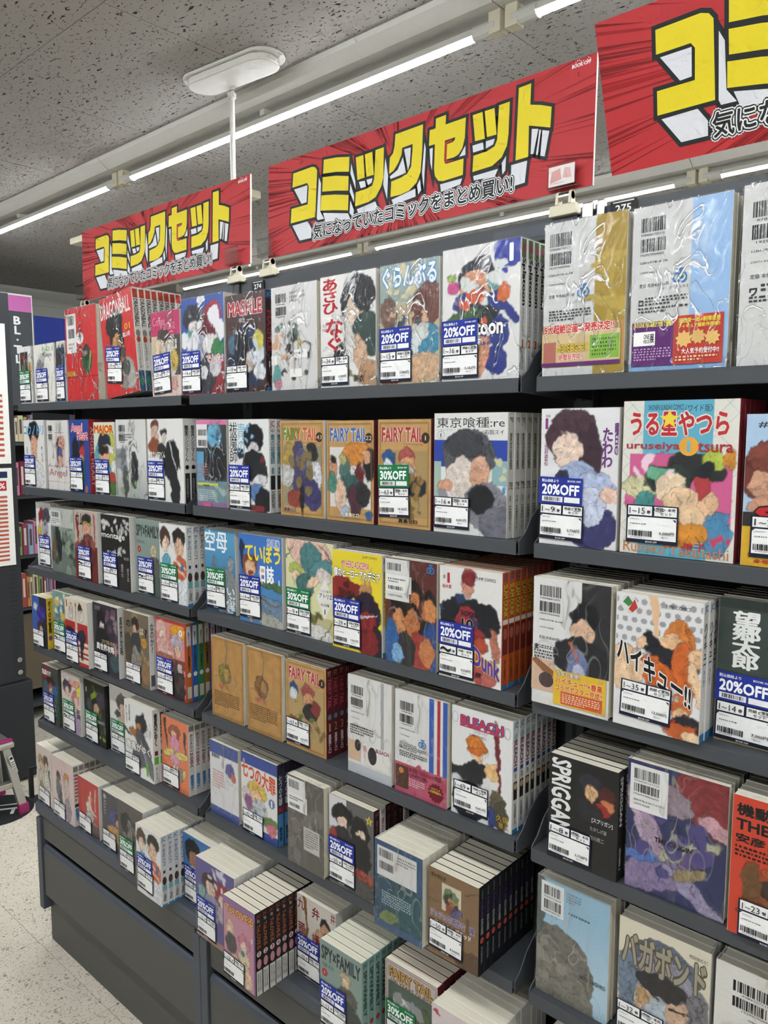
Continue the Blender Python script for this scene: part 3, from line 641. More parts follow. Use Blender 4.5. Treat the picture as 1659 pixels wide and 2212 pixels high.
b = MB(); b.box(-.632, 1.19, Z0 + .345, -.612, 1.2, Z0 + .37, CHROME); b.box(-.606, 1.19, Z0 + .345, -.592, 1.2, Z0 + .37, CHROME)
tag(b.build('steel_bracket', bevel=.002), 'shiny steel bracket on the beam beside the 275 plate', 'bracket')

# ---------------------------------------------------------------- left background: next gondola end, far bookcase, step stool
root = empty('gondola_end', (-3.66, 1.54, 0))
b = MB(); b.box(-.5, -1.4, .50, 0, 0, Z0 + .62, GREYD); b.build('end_panel', root, bevel=.004)
b = MB(); b.box(-.5, -1.4, 0.012, -.004, .03, .49, GREYD); b.build('base', root, bevel=.006)
b = MB(); b.box(-.5, -1.4, .488, -.01, .0, .502, BLACK); b.build('shadow_gap', root)
b = MB()
for k in range(26): b.box(0, -.055, Z0 - 1.13 + k * .021, .0008, -.025, Z0 - 1.126 + k * .021, BLACK)
b.build('vent_slots', root)
for y, z in ((-.03, Z0 - 1.075), (-.03, Z0 - 1.135)):
    b = MB(); b.tube((0, y, z), (.006, y, z), .012, CHROME, 12); b.build('bolt', root)
for y, z in ((-.14, .36), (-.14, .20)):
    b = MB(); b.tube((-.0035, y, z), (-.003, y, z), .008, BLACK, 10); b.build('hole', root)
tag(root, 'dark grey end panel of the next rack at the left edge', 'shelving')
def notice(z0, z1, head, lab):
    r = empty('notice_sheet', (-3.655, 1.515, z0), (0, 0, math.pi / 2)); h = z1 - z0; wd = .6
    b = MB(); b.box(-wd, -.001, 0, 0, 0, h, FOAM); b.build('sheet', r)
    it = []
    if head: it += [('box', .45, .90, .965, .965, '1d2c4e'), ('box', .45, .77, .955, .87, 'b03030'), ('%', .90, .79, .945, .85, 'eeeeee', 'b')]
    n = 16 if head else 12; top = .74 if head else .52
    for k in range(n): it.append(('box', .3, .05 + k * (top - .05) / n, .955, .05 + (k + .45) * (top - .05) / n, 'b5533c'))
    mb = pen(wd, h, it, y0=-.0012); mb.build('printing', r, loc=(-wd, 0, 0))
    tag(r, lab, 'notice')
notice(Z0 - .62, Z0 - .17, True, 'lower white notice with navy bar and orange stripes on the dark panel')
notice(Z0 - .15, Z0 + .48, False, 'upper white notice with orange stripes on the dark panel')
# far bookcase against the left wall
root = empty('wall_bookcase', (-4.45, 1.2, 0))
for nm, q in (('back', (-.28, 0, 0, -.26, 1.75, Z0 + .30)), ('side_panel', (-.26, 0, 0, .02, .02, Z0 + .30)), ('side_panel', (-.26, 1.73, 0, .02, 1.75, Z0 + .30))):
    b = MB(); b.box(*q, GREYD); b.build(nm, root)
SHZ = [.1, Z0 - 1.0, Z0 - .70, Z0 - .36, Z0 - .06, Z0 + .135]
for z in SHZ:
    b = MB(); b.box(-.26, .02, z - .022, .03, 1.73, z, GREY); b.build('shelf_plate', root)
b = MB(); b.box(-.26, .02, Z0 - 1.5, .0, 1.73, Z0 - 1.05, plain('brown_front', '6a5d4c', .6)); b.build('base_front', root)
tag(root, 'distant bookcase behind the left end of the comic rack', 'bookcase')
rnd = random.Random(3)
COLS = ['c77e9a', '7d9a5a', 'd88a3a', '6d1d33', '8a3a50', 'd9d0c0', 'b8b0a0', '93a8c0', 'cfc39a', 'a04848']
NAM = {'c77e9a': 'pink', '7d9a5a': 'green', 'd88a3a': 'orange', '6d1d33': 'maroon', '8a3a50': 'plum', 'd9d0c0': 'cream', 'b8b0a0': 'beige', '93a8c0': 'pale blue', 'cfc39a': 'straw', 'a04848': 'brick red'}
for si, z in enumerate(SHZ[1:]):
    y = 1.78; lst = []
    while y < 2.02:
        t = rnd.choice((.016, .02, .026, .03)); lst.append((y, t, COLS[(len(lst) * 3 + si * 2) % 10])); y += t + .0015
    for k, (y, t, c) in enumerate(lst):
        h = rnd.uniform(.13, .15) if si == 3 else rnd.uniform(.16, .2)
        r = empty('book', (-4.42, y, z)); cm = plain('book_' + c, c, .5)
        b = MB(); b.prism([(0, 0), (.12, 0), (.124, .003), (.124, t - .003), (.12, t), (0, t), (0, t - .001), (.12, t - .001), (.12, .001), (0, .001)], 0, h, 'z', cm)
        b.build('cover', r, loc=(-.124 + .01, 0, 0))
        b = MB(); b.box(.001, .001, .002, .119, t - .001, h - .003, PAGES); b.build('pages', r, loc=(-.114, 0, 0))
        b = MB(); b.box(.0102, .3 * t, h * .3, .0106, .7 * t, h * .85, ink('d9cfc0' if c in ('6d1d33', '8a3a50', 'a04848') else '5a4a4a')); b.build('spine_print', r)
        nb = NAM[lst[k - 1][2]] if k else NAM[lst[1][2]]; od = ['lowest', 'second lowest', 'middle', 'second highest', 'highest'][si]; nn = ['first', 'second', 'third', 'fourth', 'fifth', 'sixth', 'seventh', 'eighth', 'ninth', 'tenth', 'eleventh', 'twelfth', 'thirteenth', 'fourteenth', 'fifteenth'][k]
        tag(r, f'{NAM[c]} spined book beside a {nb} one, {nn} on the {od} far shelf', 'book', 'books on the distant bookcase')
def wallsign(name, x, y0, y1, z0, z1, items, lab, rx=0):
    r = empty(name, (x, y0, z0), (0, 0, math.pi / 2)); w, h = y1 - y0, z1 - z0
    b = MB(); b.box(0, 0, 0, w, .006, h, FOAM); b.build('board', r)
    pen(w, h, items, y0=-.0004).build('lettering', r); tag(r, lab, 'sign')
wallsign('genre_sign', -4.39, 1.80, 1.975, Z0 + .14, Z0 + .745, [('box', 0, 0, .97, .845, '4a4d50'), ('box', 0, .845, .97, .985, 'c86fae'), ('BL·TL', .36, .38, .62, .80, 'efefee', 'vB')],
         'upright grey sign with pink top reading BL and TL at the left')
wallsign('header_panel', -4.40, 1.985, 2.62, Z0 + .30, Z0 + .64, [('box', 0, 0, 1, 1, '101114'), ('box', 0, .42, .36, 1, '1c2f80'), ('box', .36, .68, 1, 1, '1c2f80')],
         'navy blue and black header panel of the distant bookcase')
wallsign('dark_poster', -4.395, 1.95, 2.3, Z0 - .05, Z0 + .10, [('box', 0, 0, 1, 1, '101114'), ('ツ', .3, .1, .6, .6, '8d8d8c')], 'black poster with a grey character glimpsed under the top shelf')
# step stool on the round floor mat
b = MB(); n = 40; b.prism([(.15 * math.cos(2 * math.pi * i / n), .15 * math.sin(2 * math.pi * i / n)) for i in range(n)], 0.0005, .0025, 'z', BLACK)
root = empty('floor_mat', (-3.46, 1.30, 0)); b.build('disc', root)
mk = MB()
for q in ((-.10, -.004, .11, .010), (-.03, .01, -.012, .05), (-.012, .04, .10, .048), (.06, -.05, .075, .0)): mk.box(q[0], q[1], .0027, q[2], q[3], .0032, ink('d8d8d4'))
o = mk.build('printed_lines', root); o.rotation_euler.z = 1.0
tag(root, 'round black floor mat with white lines under the step stool', 'floor mat')
root = empty('step_stool', (-3.42, 1.25, 0))
def leg(p0, p1, nm='leg', s=.017, m=ALU):
    g = MB(); a = Vector(p0); c = Vector(p1); d = (c - a).normalized(); u = Vector((0, 1, 0)); u = (u - d * u.dot(d)).normalized(); w = d.cross(u)
    vs = [a + u * (s * i) + w * (s * .7 * j) for i, j in ((-1, -1), (1, -1), (1, 1), (-1, 1))] + [c + u * (s * i) + w * (s * .7 * j) for i, j in ((-1, -1), (1, -1), (1, 1), (-1, 1))]
    g.add(vs, [(3, 2, 1, 0), (4, 5, 6, 7), (0, 1, 5, 4), (1, 2, 6, 5), (2, 3, 7, 6), (3, 0, 4, 7)], m); return g.build(nm, root, bevel=.003)
for sx, tx in ((.06, -.02), (-.19, -.13)):
    for sy, ty in ((.12, .085), (-.40, -.36)):
        lg = leg((sx, sy, .03), (tx, ty, .30))
        leg((sx + .003, sy + .002, 0.001), (sx, sy, .045), 'rubber_foot', .021, MAG)
b = MB(); b.box(-.16, -.40, .285, .01, .12, .312, ALU); b.build('top_step', root, bevel=.008)
b = MB(); b.box(-.028, .062, .296, .002, .118, .322, MAG); b.build('corner_cap', root, bevel=.006)
b = MB(); b.box(.0, -.38, .115, .035, .10, .14, ALU); b.build('lower_step', root, bevel=.003)
mb = pen(.018, .09, [('box', 0, 0, 1, 1, 'e4e2dc'), ('box', .15, .8, .85, .95, '222222'), ('para', .1, .05, .9, .7, 5, '555555')])
o = mb.build('warning_label', root, loc=(.020, .107, .17)); o.rotation_euler = (0.11, -.29, math.pi / 2)
tag(root, 'low aluminium step stool with magenta feet at the lower left', 'step stool')
# ---------------------------------------------------------------- wrapped comic sets
TB = {
'11':(-2.430,-2.326,1.037,0.168),
'12':(-2.312,-2.181,1.037,0.167),
'13':(-2.173,-2.121,1.037,0.168),
'14':(-2.110,-1.934,1.037,0.249),
'15':(-1.894,-1.732,1.037,0.255),
'16':(-1.679,-1.553,1.037,0.197),
'17':(-1.553,-1.389,1.037,0.215),
'18':(-1.385,-1.250,1.037,0.204),
'19':(-1.234,-1.097,1.037,0.203),
'110':(-1.091,-0.946,1.037,0.205),
'111':(-0.938,-0.800,1.037,0.205),
'112':(-0.803,-0.648,1.037,0.211),
'113':(-0.611,-0.478,1.037,0.220),
'114':(-0.475,-0.341,1.037,0.218),
'115':(-0.332,-0.217,1.037,0.220),
'21':(-2.404,-2.265,1.037,0.202),
'22':(-2.250,-2.113,1.037,0.200),
'23':(-2.115,-1.998,1.037,0.201),
'24':(-1.974,-1.862,1.037,0.193),
'25':(-1.859,-1.712,1.037,0.199),
'26':(-1.710,-1.553,1.037,0.199),
'27':(-1.504,-1.387,1.037,0.195),
'28':(-1.382,-1.244,1.037,0.195),
'29':(-1.211,-1.079,1.037,0.191),
'210':(-1.077,-0.950,1.037,0.190),
'211':(-0.943,-0.818,1.037,0.191),
'212':(-0.814,-0.665,1.037,0.200),
'213':(-0.621,-0.480,1.037,0.204),
'214':(-0.481,-0.319,1.037,0.212),
'215':(-0.317,-0.224,1.037,0.192),
'31':(-2.410,-2.308,1.066,0.198),
'32':(-2.273,-2.110,1.048,0.191),
'33':(-2.110,-1.978,1.039,0.196),
'34':(-1.950,-1.801,1.035,0.196),
'35':(-1.799,-1.704,1.048,0.194),
'36':(-1.675,-1.558,1.041,0.192),
'37':(-1.526,-1.393,1.059,0.192),
'38':(-1.367,-1.220,1.047,0.195),
'39':(-1.208,-1.065,1.045,0.198),
'310':(-1.061,-0.929,1.036,0.191),
'311':(-0.922,-0.799,1.033,0.192),
'312':(-0.798,-0.667,1.032,0.192),
'313':(-0.609,-0.479,1.025,0.197),
'314':(-0.475,-0.347,1.026,0.192),
'315':(-0.349,-0.236,1.062,0.198),
'41':(-2.418,-2.306,1.040,0.158),
'42':(-2.291,-2.237,1.051,0.188),
'43':(-2.160,-2.026,1.026,0.189),
'44':(-2.016,-1.880,1.037,0.195),
'45':(-1.861,-1.737,1.043,0.195),
'46':(-1.726,-1.590,1.053,0.197),
'47':(-1.487,-1.363,1.053,0.192),
'48':(-1.353,-1.230,1.052,0.191),
'49':(-1.223,-1.097,1.054,0.188),
'410':(-1.034,-0.917,1.049,0.196),
'411':(-0.911,-0.785,1.049,0.194),
'412':(-0.783,-0.655,1.052,0.194),
'413':(-0.583,-0.465,1.039,0.169),
'414':(-0.458,-0.312,1.046,0.194),
'415':(-0.310,-0.196,1.036,0.192),
'51':(-2.432,-2.297,1.061,0.183),
'52':(-2.291,-2.170,1.068,0.184),
'53':(-2.157,-2.032,1.072,0.186),
'54':(-2.028,-1.943,1.083,0.197),
'55':(-1.873,-1.728,1.042,0.199),
'56':(-1.731,-1.604,1.063,0.187),
'57':(-1.526,-1.397,1.058,0.181),
'58':(-1.386,-1.256,1.056,0.188),
'59':(-1.206,-1.091,1.040,0.194),
'510':(-1.085,-0.959,1.045,0.188),
'511':(-0.924,-0.804,1.006,0.168),
'512':(-0.804,-0.691,1.013,0.158),
'513':(-0.612,-0.481,1.058,0.199),
'514':(-0.470,-0.330,1.060,0.189),
'515':(-0.322,-0.224,1.061,0.186),
'61':(-2.441,-2.331,1.045,0.189),
'62':(-2.316,-2.175,1.037,0.190),
'63':(-2.170,-2.045,1.048,0.164),
'64':(-2.026,-1.954,1.047,0.166),
'65':(-1.888,-1.819,1.020,0.194),
'66':(-1.750,-1.631,0.993,0.184),
'67':(-1.629,-1.579,1.054,0.180),
'68':(-1.485,-1.387,0.993,0.196),
'69':(-1.327,-1.204,0.954,0.184),
'610':(-1.216,-1.144,1.064,0.187),
'611':(-1.058,-0.940,0.991,0.187),
'612':(-0.920,-0.785,1.031,0.191),
'613':(-0.785,-0.593,1.005,0.186),
}
# x0, x1, front y, height of every bundle (metres); a few widths that neighbours hide
FIXW = {'13': (-2.176, -2.121, 1.039), '42': (-2.291, -2.166), '54': (-2.028, -1.878), '64': (-2.026, -1.895), '65': (-1.888, -1.757), '67': (-1.629, -1.492), '68': (-1.485, -1.333),
        '610': (-1.216, -1.085), '215': (-.317, -.172), '115': (-.332, -.196), '315': (-.349, -.214), '415': (-.310, -.174), '514': (-.470, -.332), '515': (-.328, -.192), '613': (-.785, -.655), '612': (-.920, -.79), '35': (-1.799, -1.680), '614': (-.60, -.47)}
TB['614'] = (-.60, -.47, 1.01, .186)
for k, q in FIXW.items():
    t = TB[k]; TB[k] = (q[0], q[1], q[2] if len(q) > 2 else t[2], t[3])
for row in '123456':
    ks = sorted([k for k in TB if k[0] == row and k != '13'], key=lambda k: TB[k][0])
    for a, c in zip(ks, ks[1:]):
        A, Bq = TB[a], TB[c]
        if A[1] > Bq[0] - .004:
            m = (A[1] + Bq[0]) / 2; TB[a] = (A[0], m - .002, *A[2:]); TB[c] = (m + .002, *Bq[1:])
TH = .0178
BAY0 = {'left': (-2.411, -1.544), 'middle': (-1.511, -.644), 'right': (-.611, .256)}
for k in TB:
    x0, x1, yy, hh = TB[k]
    if k == '17' or k[0] == '6': continue
    bq = 'left' if x0 < -1.56 else ('middle' if x0 < -.63 else 'right')
    TB[k] = (max(x0, BAY0[bq][0] + .001), min(x1, BAY0[bq][1] - .001), yy, hh)
OFF_COL = {'20': '23338f', '30': '14733f'}
def sticker_mesh(k):
    it = [('box', 0, 0, 1, 1, OFF_COL[k]), ('税込価格より', .06, .80, .45, .92, 'eef0f4', 'b'), ('BOOK·OFF', .66, .84, .96, .91, 'eef0f4', 'b'), (k + '%OFF', .07, .34, .93, .74, 'f4f5f8', 'B'),
          ('box', .08, .08, .56, .28, 'e8e8ea'), ('bar', .13, .11, .51, .25), ('box', .60, .08, .95, .28, 'e8e8ea')]
    return pen(.072, .040, it).mesh('discount_sticker')
def tag_mesh():
    it = [('box', 0, 0, 1, 1, '191c30'), ('box', .03, .73, .50, .97, 'ececea'), ('box', .545, .73, .97, .97, 'ececea'), ('box', .03, .10, .97, .69, 'ececea'),
          ('巻', .40, .78, .475, .87, '1c1c22', 'b'), ('完結・未完', .575, .86, .945, .945, '1c1c22', 'b'), ('セット', .66, .755, .88, .835, '1c1c22', 'b'),
          ('poly', [(.03, .63), (.03, .69), (.08, .69)], '22262c'), ('poly', [(.90, .66), (.965, .58), (.955, .66)], '22262c'),
          ('para', .08, .60, .36, .645, 1, '6a6a6c'), ('para', .08, .48, .62, .52, 1, '55555a'), ('bar', .06, .18, .52, .33), ('para', .10, .13, .48, .16, 1, '6a6a6c'),
          ('BOOK·OFF', .40, .025, .62, .07, 'dfe0e4', 'b')]
    return pen(.073, .053, it).mesh('price_tag')
STK = {k: sticker_mesh(k) for k in OFF_COL}; TAGM = tag_mesh()
BAYOF = lambda x: 'left' if x < -1.56 else ('middle' if x < -.63 else 'right')
ROWTOP = [Z0 + z for z in ROWZ] + [Z0 - 1.1895]
_spm = {}
def comic_set(key, n, look, art, txt=(), stk='', rng=None, price='', back=False, spine=('d8d6d0', ()), spines=None, film='l', tp=(.0015, .004), tilt=0, circ='', lean=0, bay=None, vols=False):
    x0, x1, yf, h = TB[key]; n = max(1, min(n, int((1.203 - yf) / TH))); row = int(key[0]) - 1; w = x1 - x0; zt = ROWTOP[row] + .0006
    root = empty('comic_set', (x0, yf, zt), (0, math.radians(lean), 0))
    bay = bay or BAYOF(x0)
    lab = f'{look}, {ORD[row]} shelf, {bay} bay' if row < 5 else f'{look}, on the cabinet top, {bay} bay'
    tag(root, lab, 'comic set', 'wrapped comic sets on the rack')
    seed = sum(ord(c) * 17 ** i for i, c in enumerate(key)) % 9973
    rnd = random.Random(seed); meshes = {}
    bw = w - .003
    for k in range(n):
        col = spines[k % len(spines)] if spines else spine[0]
        if col not in meshes:
            cm = ink(col); b = MB(); t = TH - .0001; e = .0013
            U = [(0, 0), (bw - e, 0), (bw, e), (bw, t - e), (bw - e, t), (0, t), (0, t - .0005), (bw - .002, t - .0005), (bw - .002, .0005), (0, .0005)]
            if back: U = [(bw - p[0], p[1]) for p in U][::-1]
            b.prism(U, 0, h, 'z', cm); xa, xb = (.003, bw - .001) if back else (.001, bw - .003)
            b.box(xa, .0005, .0015, xb, t - .0005, h - .0009, PAGES); meshes[col] = b.mesh('book')
        bk = link('book', meshes[col], root, (.0015 + rnd.uniform(-.0007, .0007), k * TH, 0))
        if k == 0:
            dist = math.hypot(x0, yf); cell = .0013 * dist
            cv = link('cover', cover_mesh(bw - .0008, h - .0004, art, seed, cell), bk, (.0004, -.0003, .0002))
            if txt:
                pen(bw, h, list(txt), y0=-.0004, dy=.00008).build('lettering', bk)
        if not back and spine[1]:
            sk = (key, k if vols else 0)
            items = [tuple(str(k + 1) if q == '#' else q for q in it) for it in spine[1]] if vols else spine[1]
            if sk not in _spm: _spm[sk] = pen(TH - .003, h, list(items), dy=.00008).mesh('spine_print')
            o = link('spine_print', _spm[sk], bk, (bw + .0003, .0013, 0)); o.rotation_euler.z = math.pi / 2
    D = n * TH
    b = MB(); g = .0009; b.box(-g + .0012, -.0018, 0.0001, w + g - .0012, D + g, h + .0014, (FILM_H if row < 2 else FILM_M) if film == 'h' else FILM_L)
    if film == 'h':
        b.box(w * .45, -.0021, .002, w * .45 + .011, -.0019, h, FILM_H if row < 2 else FILM_M)
    b.build('shrink_wrap', root)
    tx, tz = tp
    if stk:
        s = link('discount_sticker', STK[stk], root, (tx, -.0024, tz + .0535)); s.rotation_euler.y = math.radians(-tilt)
        if key == '13': s.scale.x = .66
    if rng is not None:
        s = link('price_tag', TAGM, root, (tx + .001, -.0024, tz)); s.rotation_euler.y = math.radians(-tilt)
        it = []
        if rng: it.append((rng, .07, .77, .37, .93, '15151a'))
        if price: it.append((price, .66, .25, .94, .34, '202026', 'b')); it.append(('para', .70, .15, .92, .215, 1, '77777a'))
        if circ == 'k': it.append(('ring', .655, .90, .10, .06, '15151a', .0007))
        if circ == 'm': it.append(('ring', .86, .90, .11, .06, '15151a', .0007))
        if key == '13': s.scale.x = .66
        if it: pen(.073, .053, it, y0=-.0020).build('lettering', s)
    return root
S = comic_set
def backc(isbn=True, x=.08, y=.9, w=.32, dig=('9784088', '1929979')):
    o = [('bar', x, y - .085, x + w, y), (dig[0], x, y - .108, x + w * .95, y - .094, '2a2a2e'), ('bar', x, y - .205, x + w, y - .125), (dig[1], x, y - .228, x + w * .95, y - .214, '2a2a2e')]
    if isbn: o += [('ISBN978-4-08', x, y - .275, x + w * 1.1, y - .262, '4a4a4e'), ('C9979 ¥400E', x, y - .335, x + w * .7, y - .323, '4a4a4e'), ('定価 本体400円+税', x, y - .42, x + w * 1.2, y - .395, '3a3a3e')]
    return o
JC = lambda x, y, c='2f74b5': [('ring', x + .03, y + .03, .045, .03, c, .0022), ('ring', x + .085, y + .03, .05, .033, c, .0022), ('T', x + .03, y + .03, x + .1, y + .085, c, 'B'), ('ell', x + .085, y + .03, .015, .010, '2f7a50')]
WT = 'e4e3df'
# ---- top shelf
S('11', 4, 'comics with dark photo cover and green discount sticker', WT + ';r .06 .5 .72 .9 38352e;m .4 .7 .3 .15 6b6a52 8;e .35 .82 .25 .04 0 8e2f33;r .74 .38 .98 .72 c9a060;m .85 .55 .1 .15 7a4a28 6', (), '30', '', film='h')
S('12', 4, 'white comics with green NO.1 lettering and blue sticker', 'e3e1d8;e .28 .62 .18 .13 0 8d9096;h .28 .62 .18 .13 3a3c40 16', (('NO.1', .45, .87, .95, .95, '86a878', 'b'), ('Osawa', .35, .78, .9, .85, '6a6a68')), '20', '', film='h', tp=(.016, .004), circ='k')
S('13', 5, 'slim blue-grey comics squeezed against the large red bundle', '5f7fb4;r 0 .9 1 1 d8d6cc;e .35 .72 .3 .2 0 3c3a40;e .8 .75 .25 .2 0 2c3c54;e .3 .4 .3 .2 0 8aa0b0;r 0 0 .08 1 1c1e22', (), '20', '1~4', film='h', tp=(.002, .004))
S('14', 3, 'large red back cover with speech bubble and green blot', 'c62f30;e .68 .42 .15 .14 0 2c5a3c;e .66 .52 .09 .08 0 3a3a38;e .62 .5 .06 .04 0 8a8a80;k .76 .5 .74 .32 .02 c8b040;n .05',
  [('box', .04, .52, .36, .94, 'd9d6d2'), ('bar', .1, .82, .3, .92), ('bar', .1, .68, .3, .78), ('para', .1, .55, .3, .63, 2, '77706c'), ('ell', .47, .67, .12, .065, 'e4e0dc'), ('para', .40, .64, .54, .70, 2, '55504c'), ('DRAGONBALL', .02, .27, .34, .325, 'd8b12c', 'B'), ('box', 0, .255, 1, .26, '8e2226')], film='h', back=True)
S('15', 8, 'large red comics with white lettering and white spines', 'c92c2e;e .45 .58 .2 .22 0 2b2724;e .42 .72 .28 .12 20 211f1f;e .45 .5 .13 .12 0 c98f54;e .5 .4 .12 .1 0 b07440;e .74 .2 .2 .17 20 a7a59c;e .68 .26 .12 .08 0 55534e;e .6 .1 .1 .07 0 8a887e;h .45 .6 .25 .25 191818 22;e .62 .42 .07 .07 0 4c4844',
  [('DRAGONBALL', .02, .76, .93, .97, 'e2dcd8', 'b'), ('01', .72, .62, .88, .68, 'd9a92e', 'b'), ('鳥山明', .64, .55, .86, .60, 'e2d8d4', 'b')], '20', '1~34', film='h', tilt=-9, tp=(.012, .04), lean=-6, circ='k',
  spine=('e0ded8', [('box', .05, .9, .95, .985, 'b8402e'), ('DRAGONBALL', .12, .62, .92, .89, '1d1d1f', 'rb'), ('ell', .5, .56, .38, .035, '8d8880'), ('ell', .5, .50, .34, .03, 'c0452e'), ('ドラゴンボール', .3, .22, .7, .46, '3a3a3c', 'v'), ('box', .0, .0, 1, .2, '35557a'), ('ell', .5, .1, .35, .05, '3c8a6a')]))
S('16', 6, 'comics with magenta top and cream figures', 'c4b39c;r 0 .72 1 1 b8325f;r .78 .2 1 .72 4a4644;e .45 .66 .25 .14 0 4a3c36;e .3 .58 .18 .1 0 d8bfa0;e .62 .5 .22 .16 0 d9cfc0;e .7 .42 .2 .2 10 cfc8bc;e .8 .42 .12 .12 0 c8a84c;r 0 0 1 .24 dcc3b8;e .75 .14 .15 .07 0 c79a90;h .45 .62 .3 .2 3a2e2a 14',
  [('Coffee', .06, .84, .5, .94, 'd88aa0'), ('Vanilla', .3, .78, .85, .90, 'd88aa0'), ('1', .82, .55, .90, .66, 'dcd4cc')], '20', '1~20', film='h', tp=(.012, .004), tilt=4, circ='k')
S('17', 6, 'blue comics with dark hair and red blots', '3553a0;e .28 .8 .24 .13 0 2c2e34;e .3 .68 .14 .08 0 d8d2d2;e .75 .8 .2 .14 0 a32c38;e .74 .66 .13 .1 0 d8ccc8;e .6 .6 .2 .2 20 6c2430;e .35 .48 .25 .16 0 a8acc4;e .2 .58 .16 .08 0 6fb0a4;e .7 .5 .2 .1 0 dcd8d6;e .85 .45 .15 .1 30 3c7a4c;r 0 0 1 .32 8a3036;e .6 .2 .3 .16 70 3c3a44;e .8 .28 .15 .1 0 c8c4c8;h .5 .7 .4 .25 20222a 20;m .5 .6 .5 .4 e0e0e4 10',
  [('でした?', .58, .32, .98, .40, 'd8562e', 'b|eeeeee')], '20', '1~16', film='h', circ='m')
S('18', 5, 'brown comics with red lettering over a round blue scene', '47302e;e .52 .33 .46 .36 0 27324c;e .25 .5 .2 .12 0 4a6a80;e .45 .4 .2 .25 20 1c1e26;e .6 .3 .12 .1 0 c8ab94;e .82 .52 .13 .1 0 c8bc54;e .8 .34 .16 .08 20 cfd6dc;e .85 .2 .15 .08 0 d8dcdf;m .75 .3 .2 .2 c4ccd4 8;r .0 0 1 .06 3a2624;h .4 .4 .3 .25 101218 14',
  [('MASHLE', .06, .78, .92, .93, 'b23a44', 'B|d9c8c4'), ('甲本 一', .35, .70, .62, .755, 'd8d4d0')], '', '1~18', film='h', spine=('3b2a2c', [('box', 0, .92, 1, 1, '2c4d78'), ('JC', .1, .93, .9, .98, '5a9ac8', 'b'), ('MASHLE', .15, .4, .85, .8, 'b23a44', 'rb'), ('1', .3, .24, .7, .30, 'd8d4d0'), ('box', 0, 0, 1, .04, '2f7ab0')]))
S('19', 5, 'white back cover with a crowd of small figures', 'cfcecb;m .35 .52 .3 .14 5a6a60 9;m .3 .4 .3 .15 c7a184 9;m .55 .3 .35 .2 37393c 12;m .5 .25 .4 .2 cfccc8 10;e .12 .15 .1 .1 0 5a9a98;e .15 .06 .06 .05 0 b87a88;e .62 .45 .06 .05 0 c8b04c;h .5 .4 .4 .3 2a2a2c 26',
  backc(False, .1, .93, .24) + [('para', .42, .82, .75, .94, 3, '8a8a88'), ('box', .58, .62, .8, .72, 'e6e5e2'), ('box', .0, .25, .13, .34, 'e6e5e2'), ('box', .5, .3, .8, .38, 'e6e5e2'), ('box', .42, .12, .68, .2, 'e6e5e2'), ('para', .52, .32, .78, .36, 1, '444444')], film='h', back=True)
S('110', 6, 'white comics with red brush lettering and black hair', 'dedcd8;e .66 .72 .27 .26 -10 1f2226;e .64 .66 .17 .16 0 d9c3ae;e .8 .8 .2 .15 -30 16181b;e .85 .45 .25 .2 20 31453f;e .72 .3 .12 .16 10 c9a689;e .5 .5 .1 .15 30 cfcac4;k .45 .15 .98 -.05 .03 8c8468;h .7 .7 .35 .3 0e1012 30;e .35 .3 .14 .06 60 1a1a1c;e .9 .1 .2 .12 0 b08a68',
  [('あさひ', .04, .66, .34, .98, 'b3262e', 'vB'), ('なぐ', .1, .32, .42, .62, 'b3262e', 'vB'), ('ASAHI', .04, .55, .22, .58, 'b35a5e'), ('NAGU', .04, .51, .22, .54, 'b35a5e'), ('亜衣', .62, .04, .8, .1, '222224', 'b')], '', '1~34', '10,000円', film='h', tp=(.004, .004), circ='k')
S('111', 6, 'blue and sand comics with white brush lettering', 'b7ab8c;r 0 .68 1 1 8fa09c;m .5 .85 .5 .14 c8bc94 8;e .8 .62 .25 .2 -20 6a4036;e .15 .58 .14 .16 0 6e5244;m .45 .52 .35 .1 c9a482 10;m .45 .48 .4 .1 3a4a58 9;e .75 .34 .3 .14 10 3f84a0;e .7 .42 .15 .08 0 c3c6c0;e .7 .13 .38 .12 0 caa684;e .2 .06 .2 .08 0 8a4a38;h .75 .6 .3 .25 3a2420 16;m .6 .35 .3 .1 cfd8d4 7',
  [('ぐらんぶる', .04, .80, .96, .98, 'dfe6ea', 'B|4d86b4')], '20', '1~15', '5,000円', film='h', circ='m')
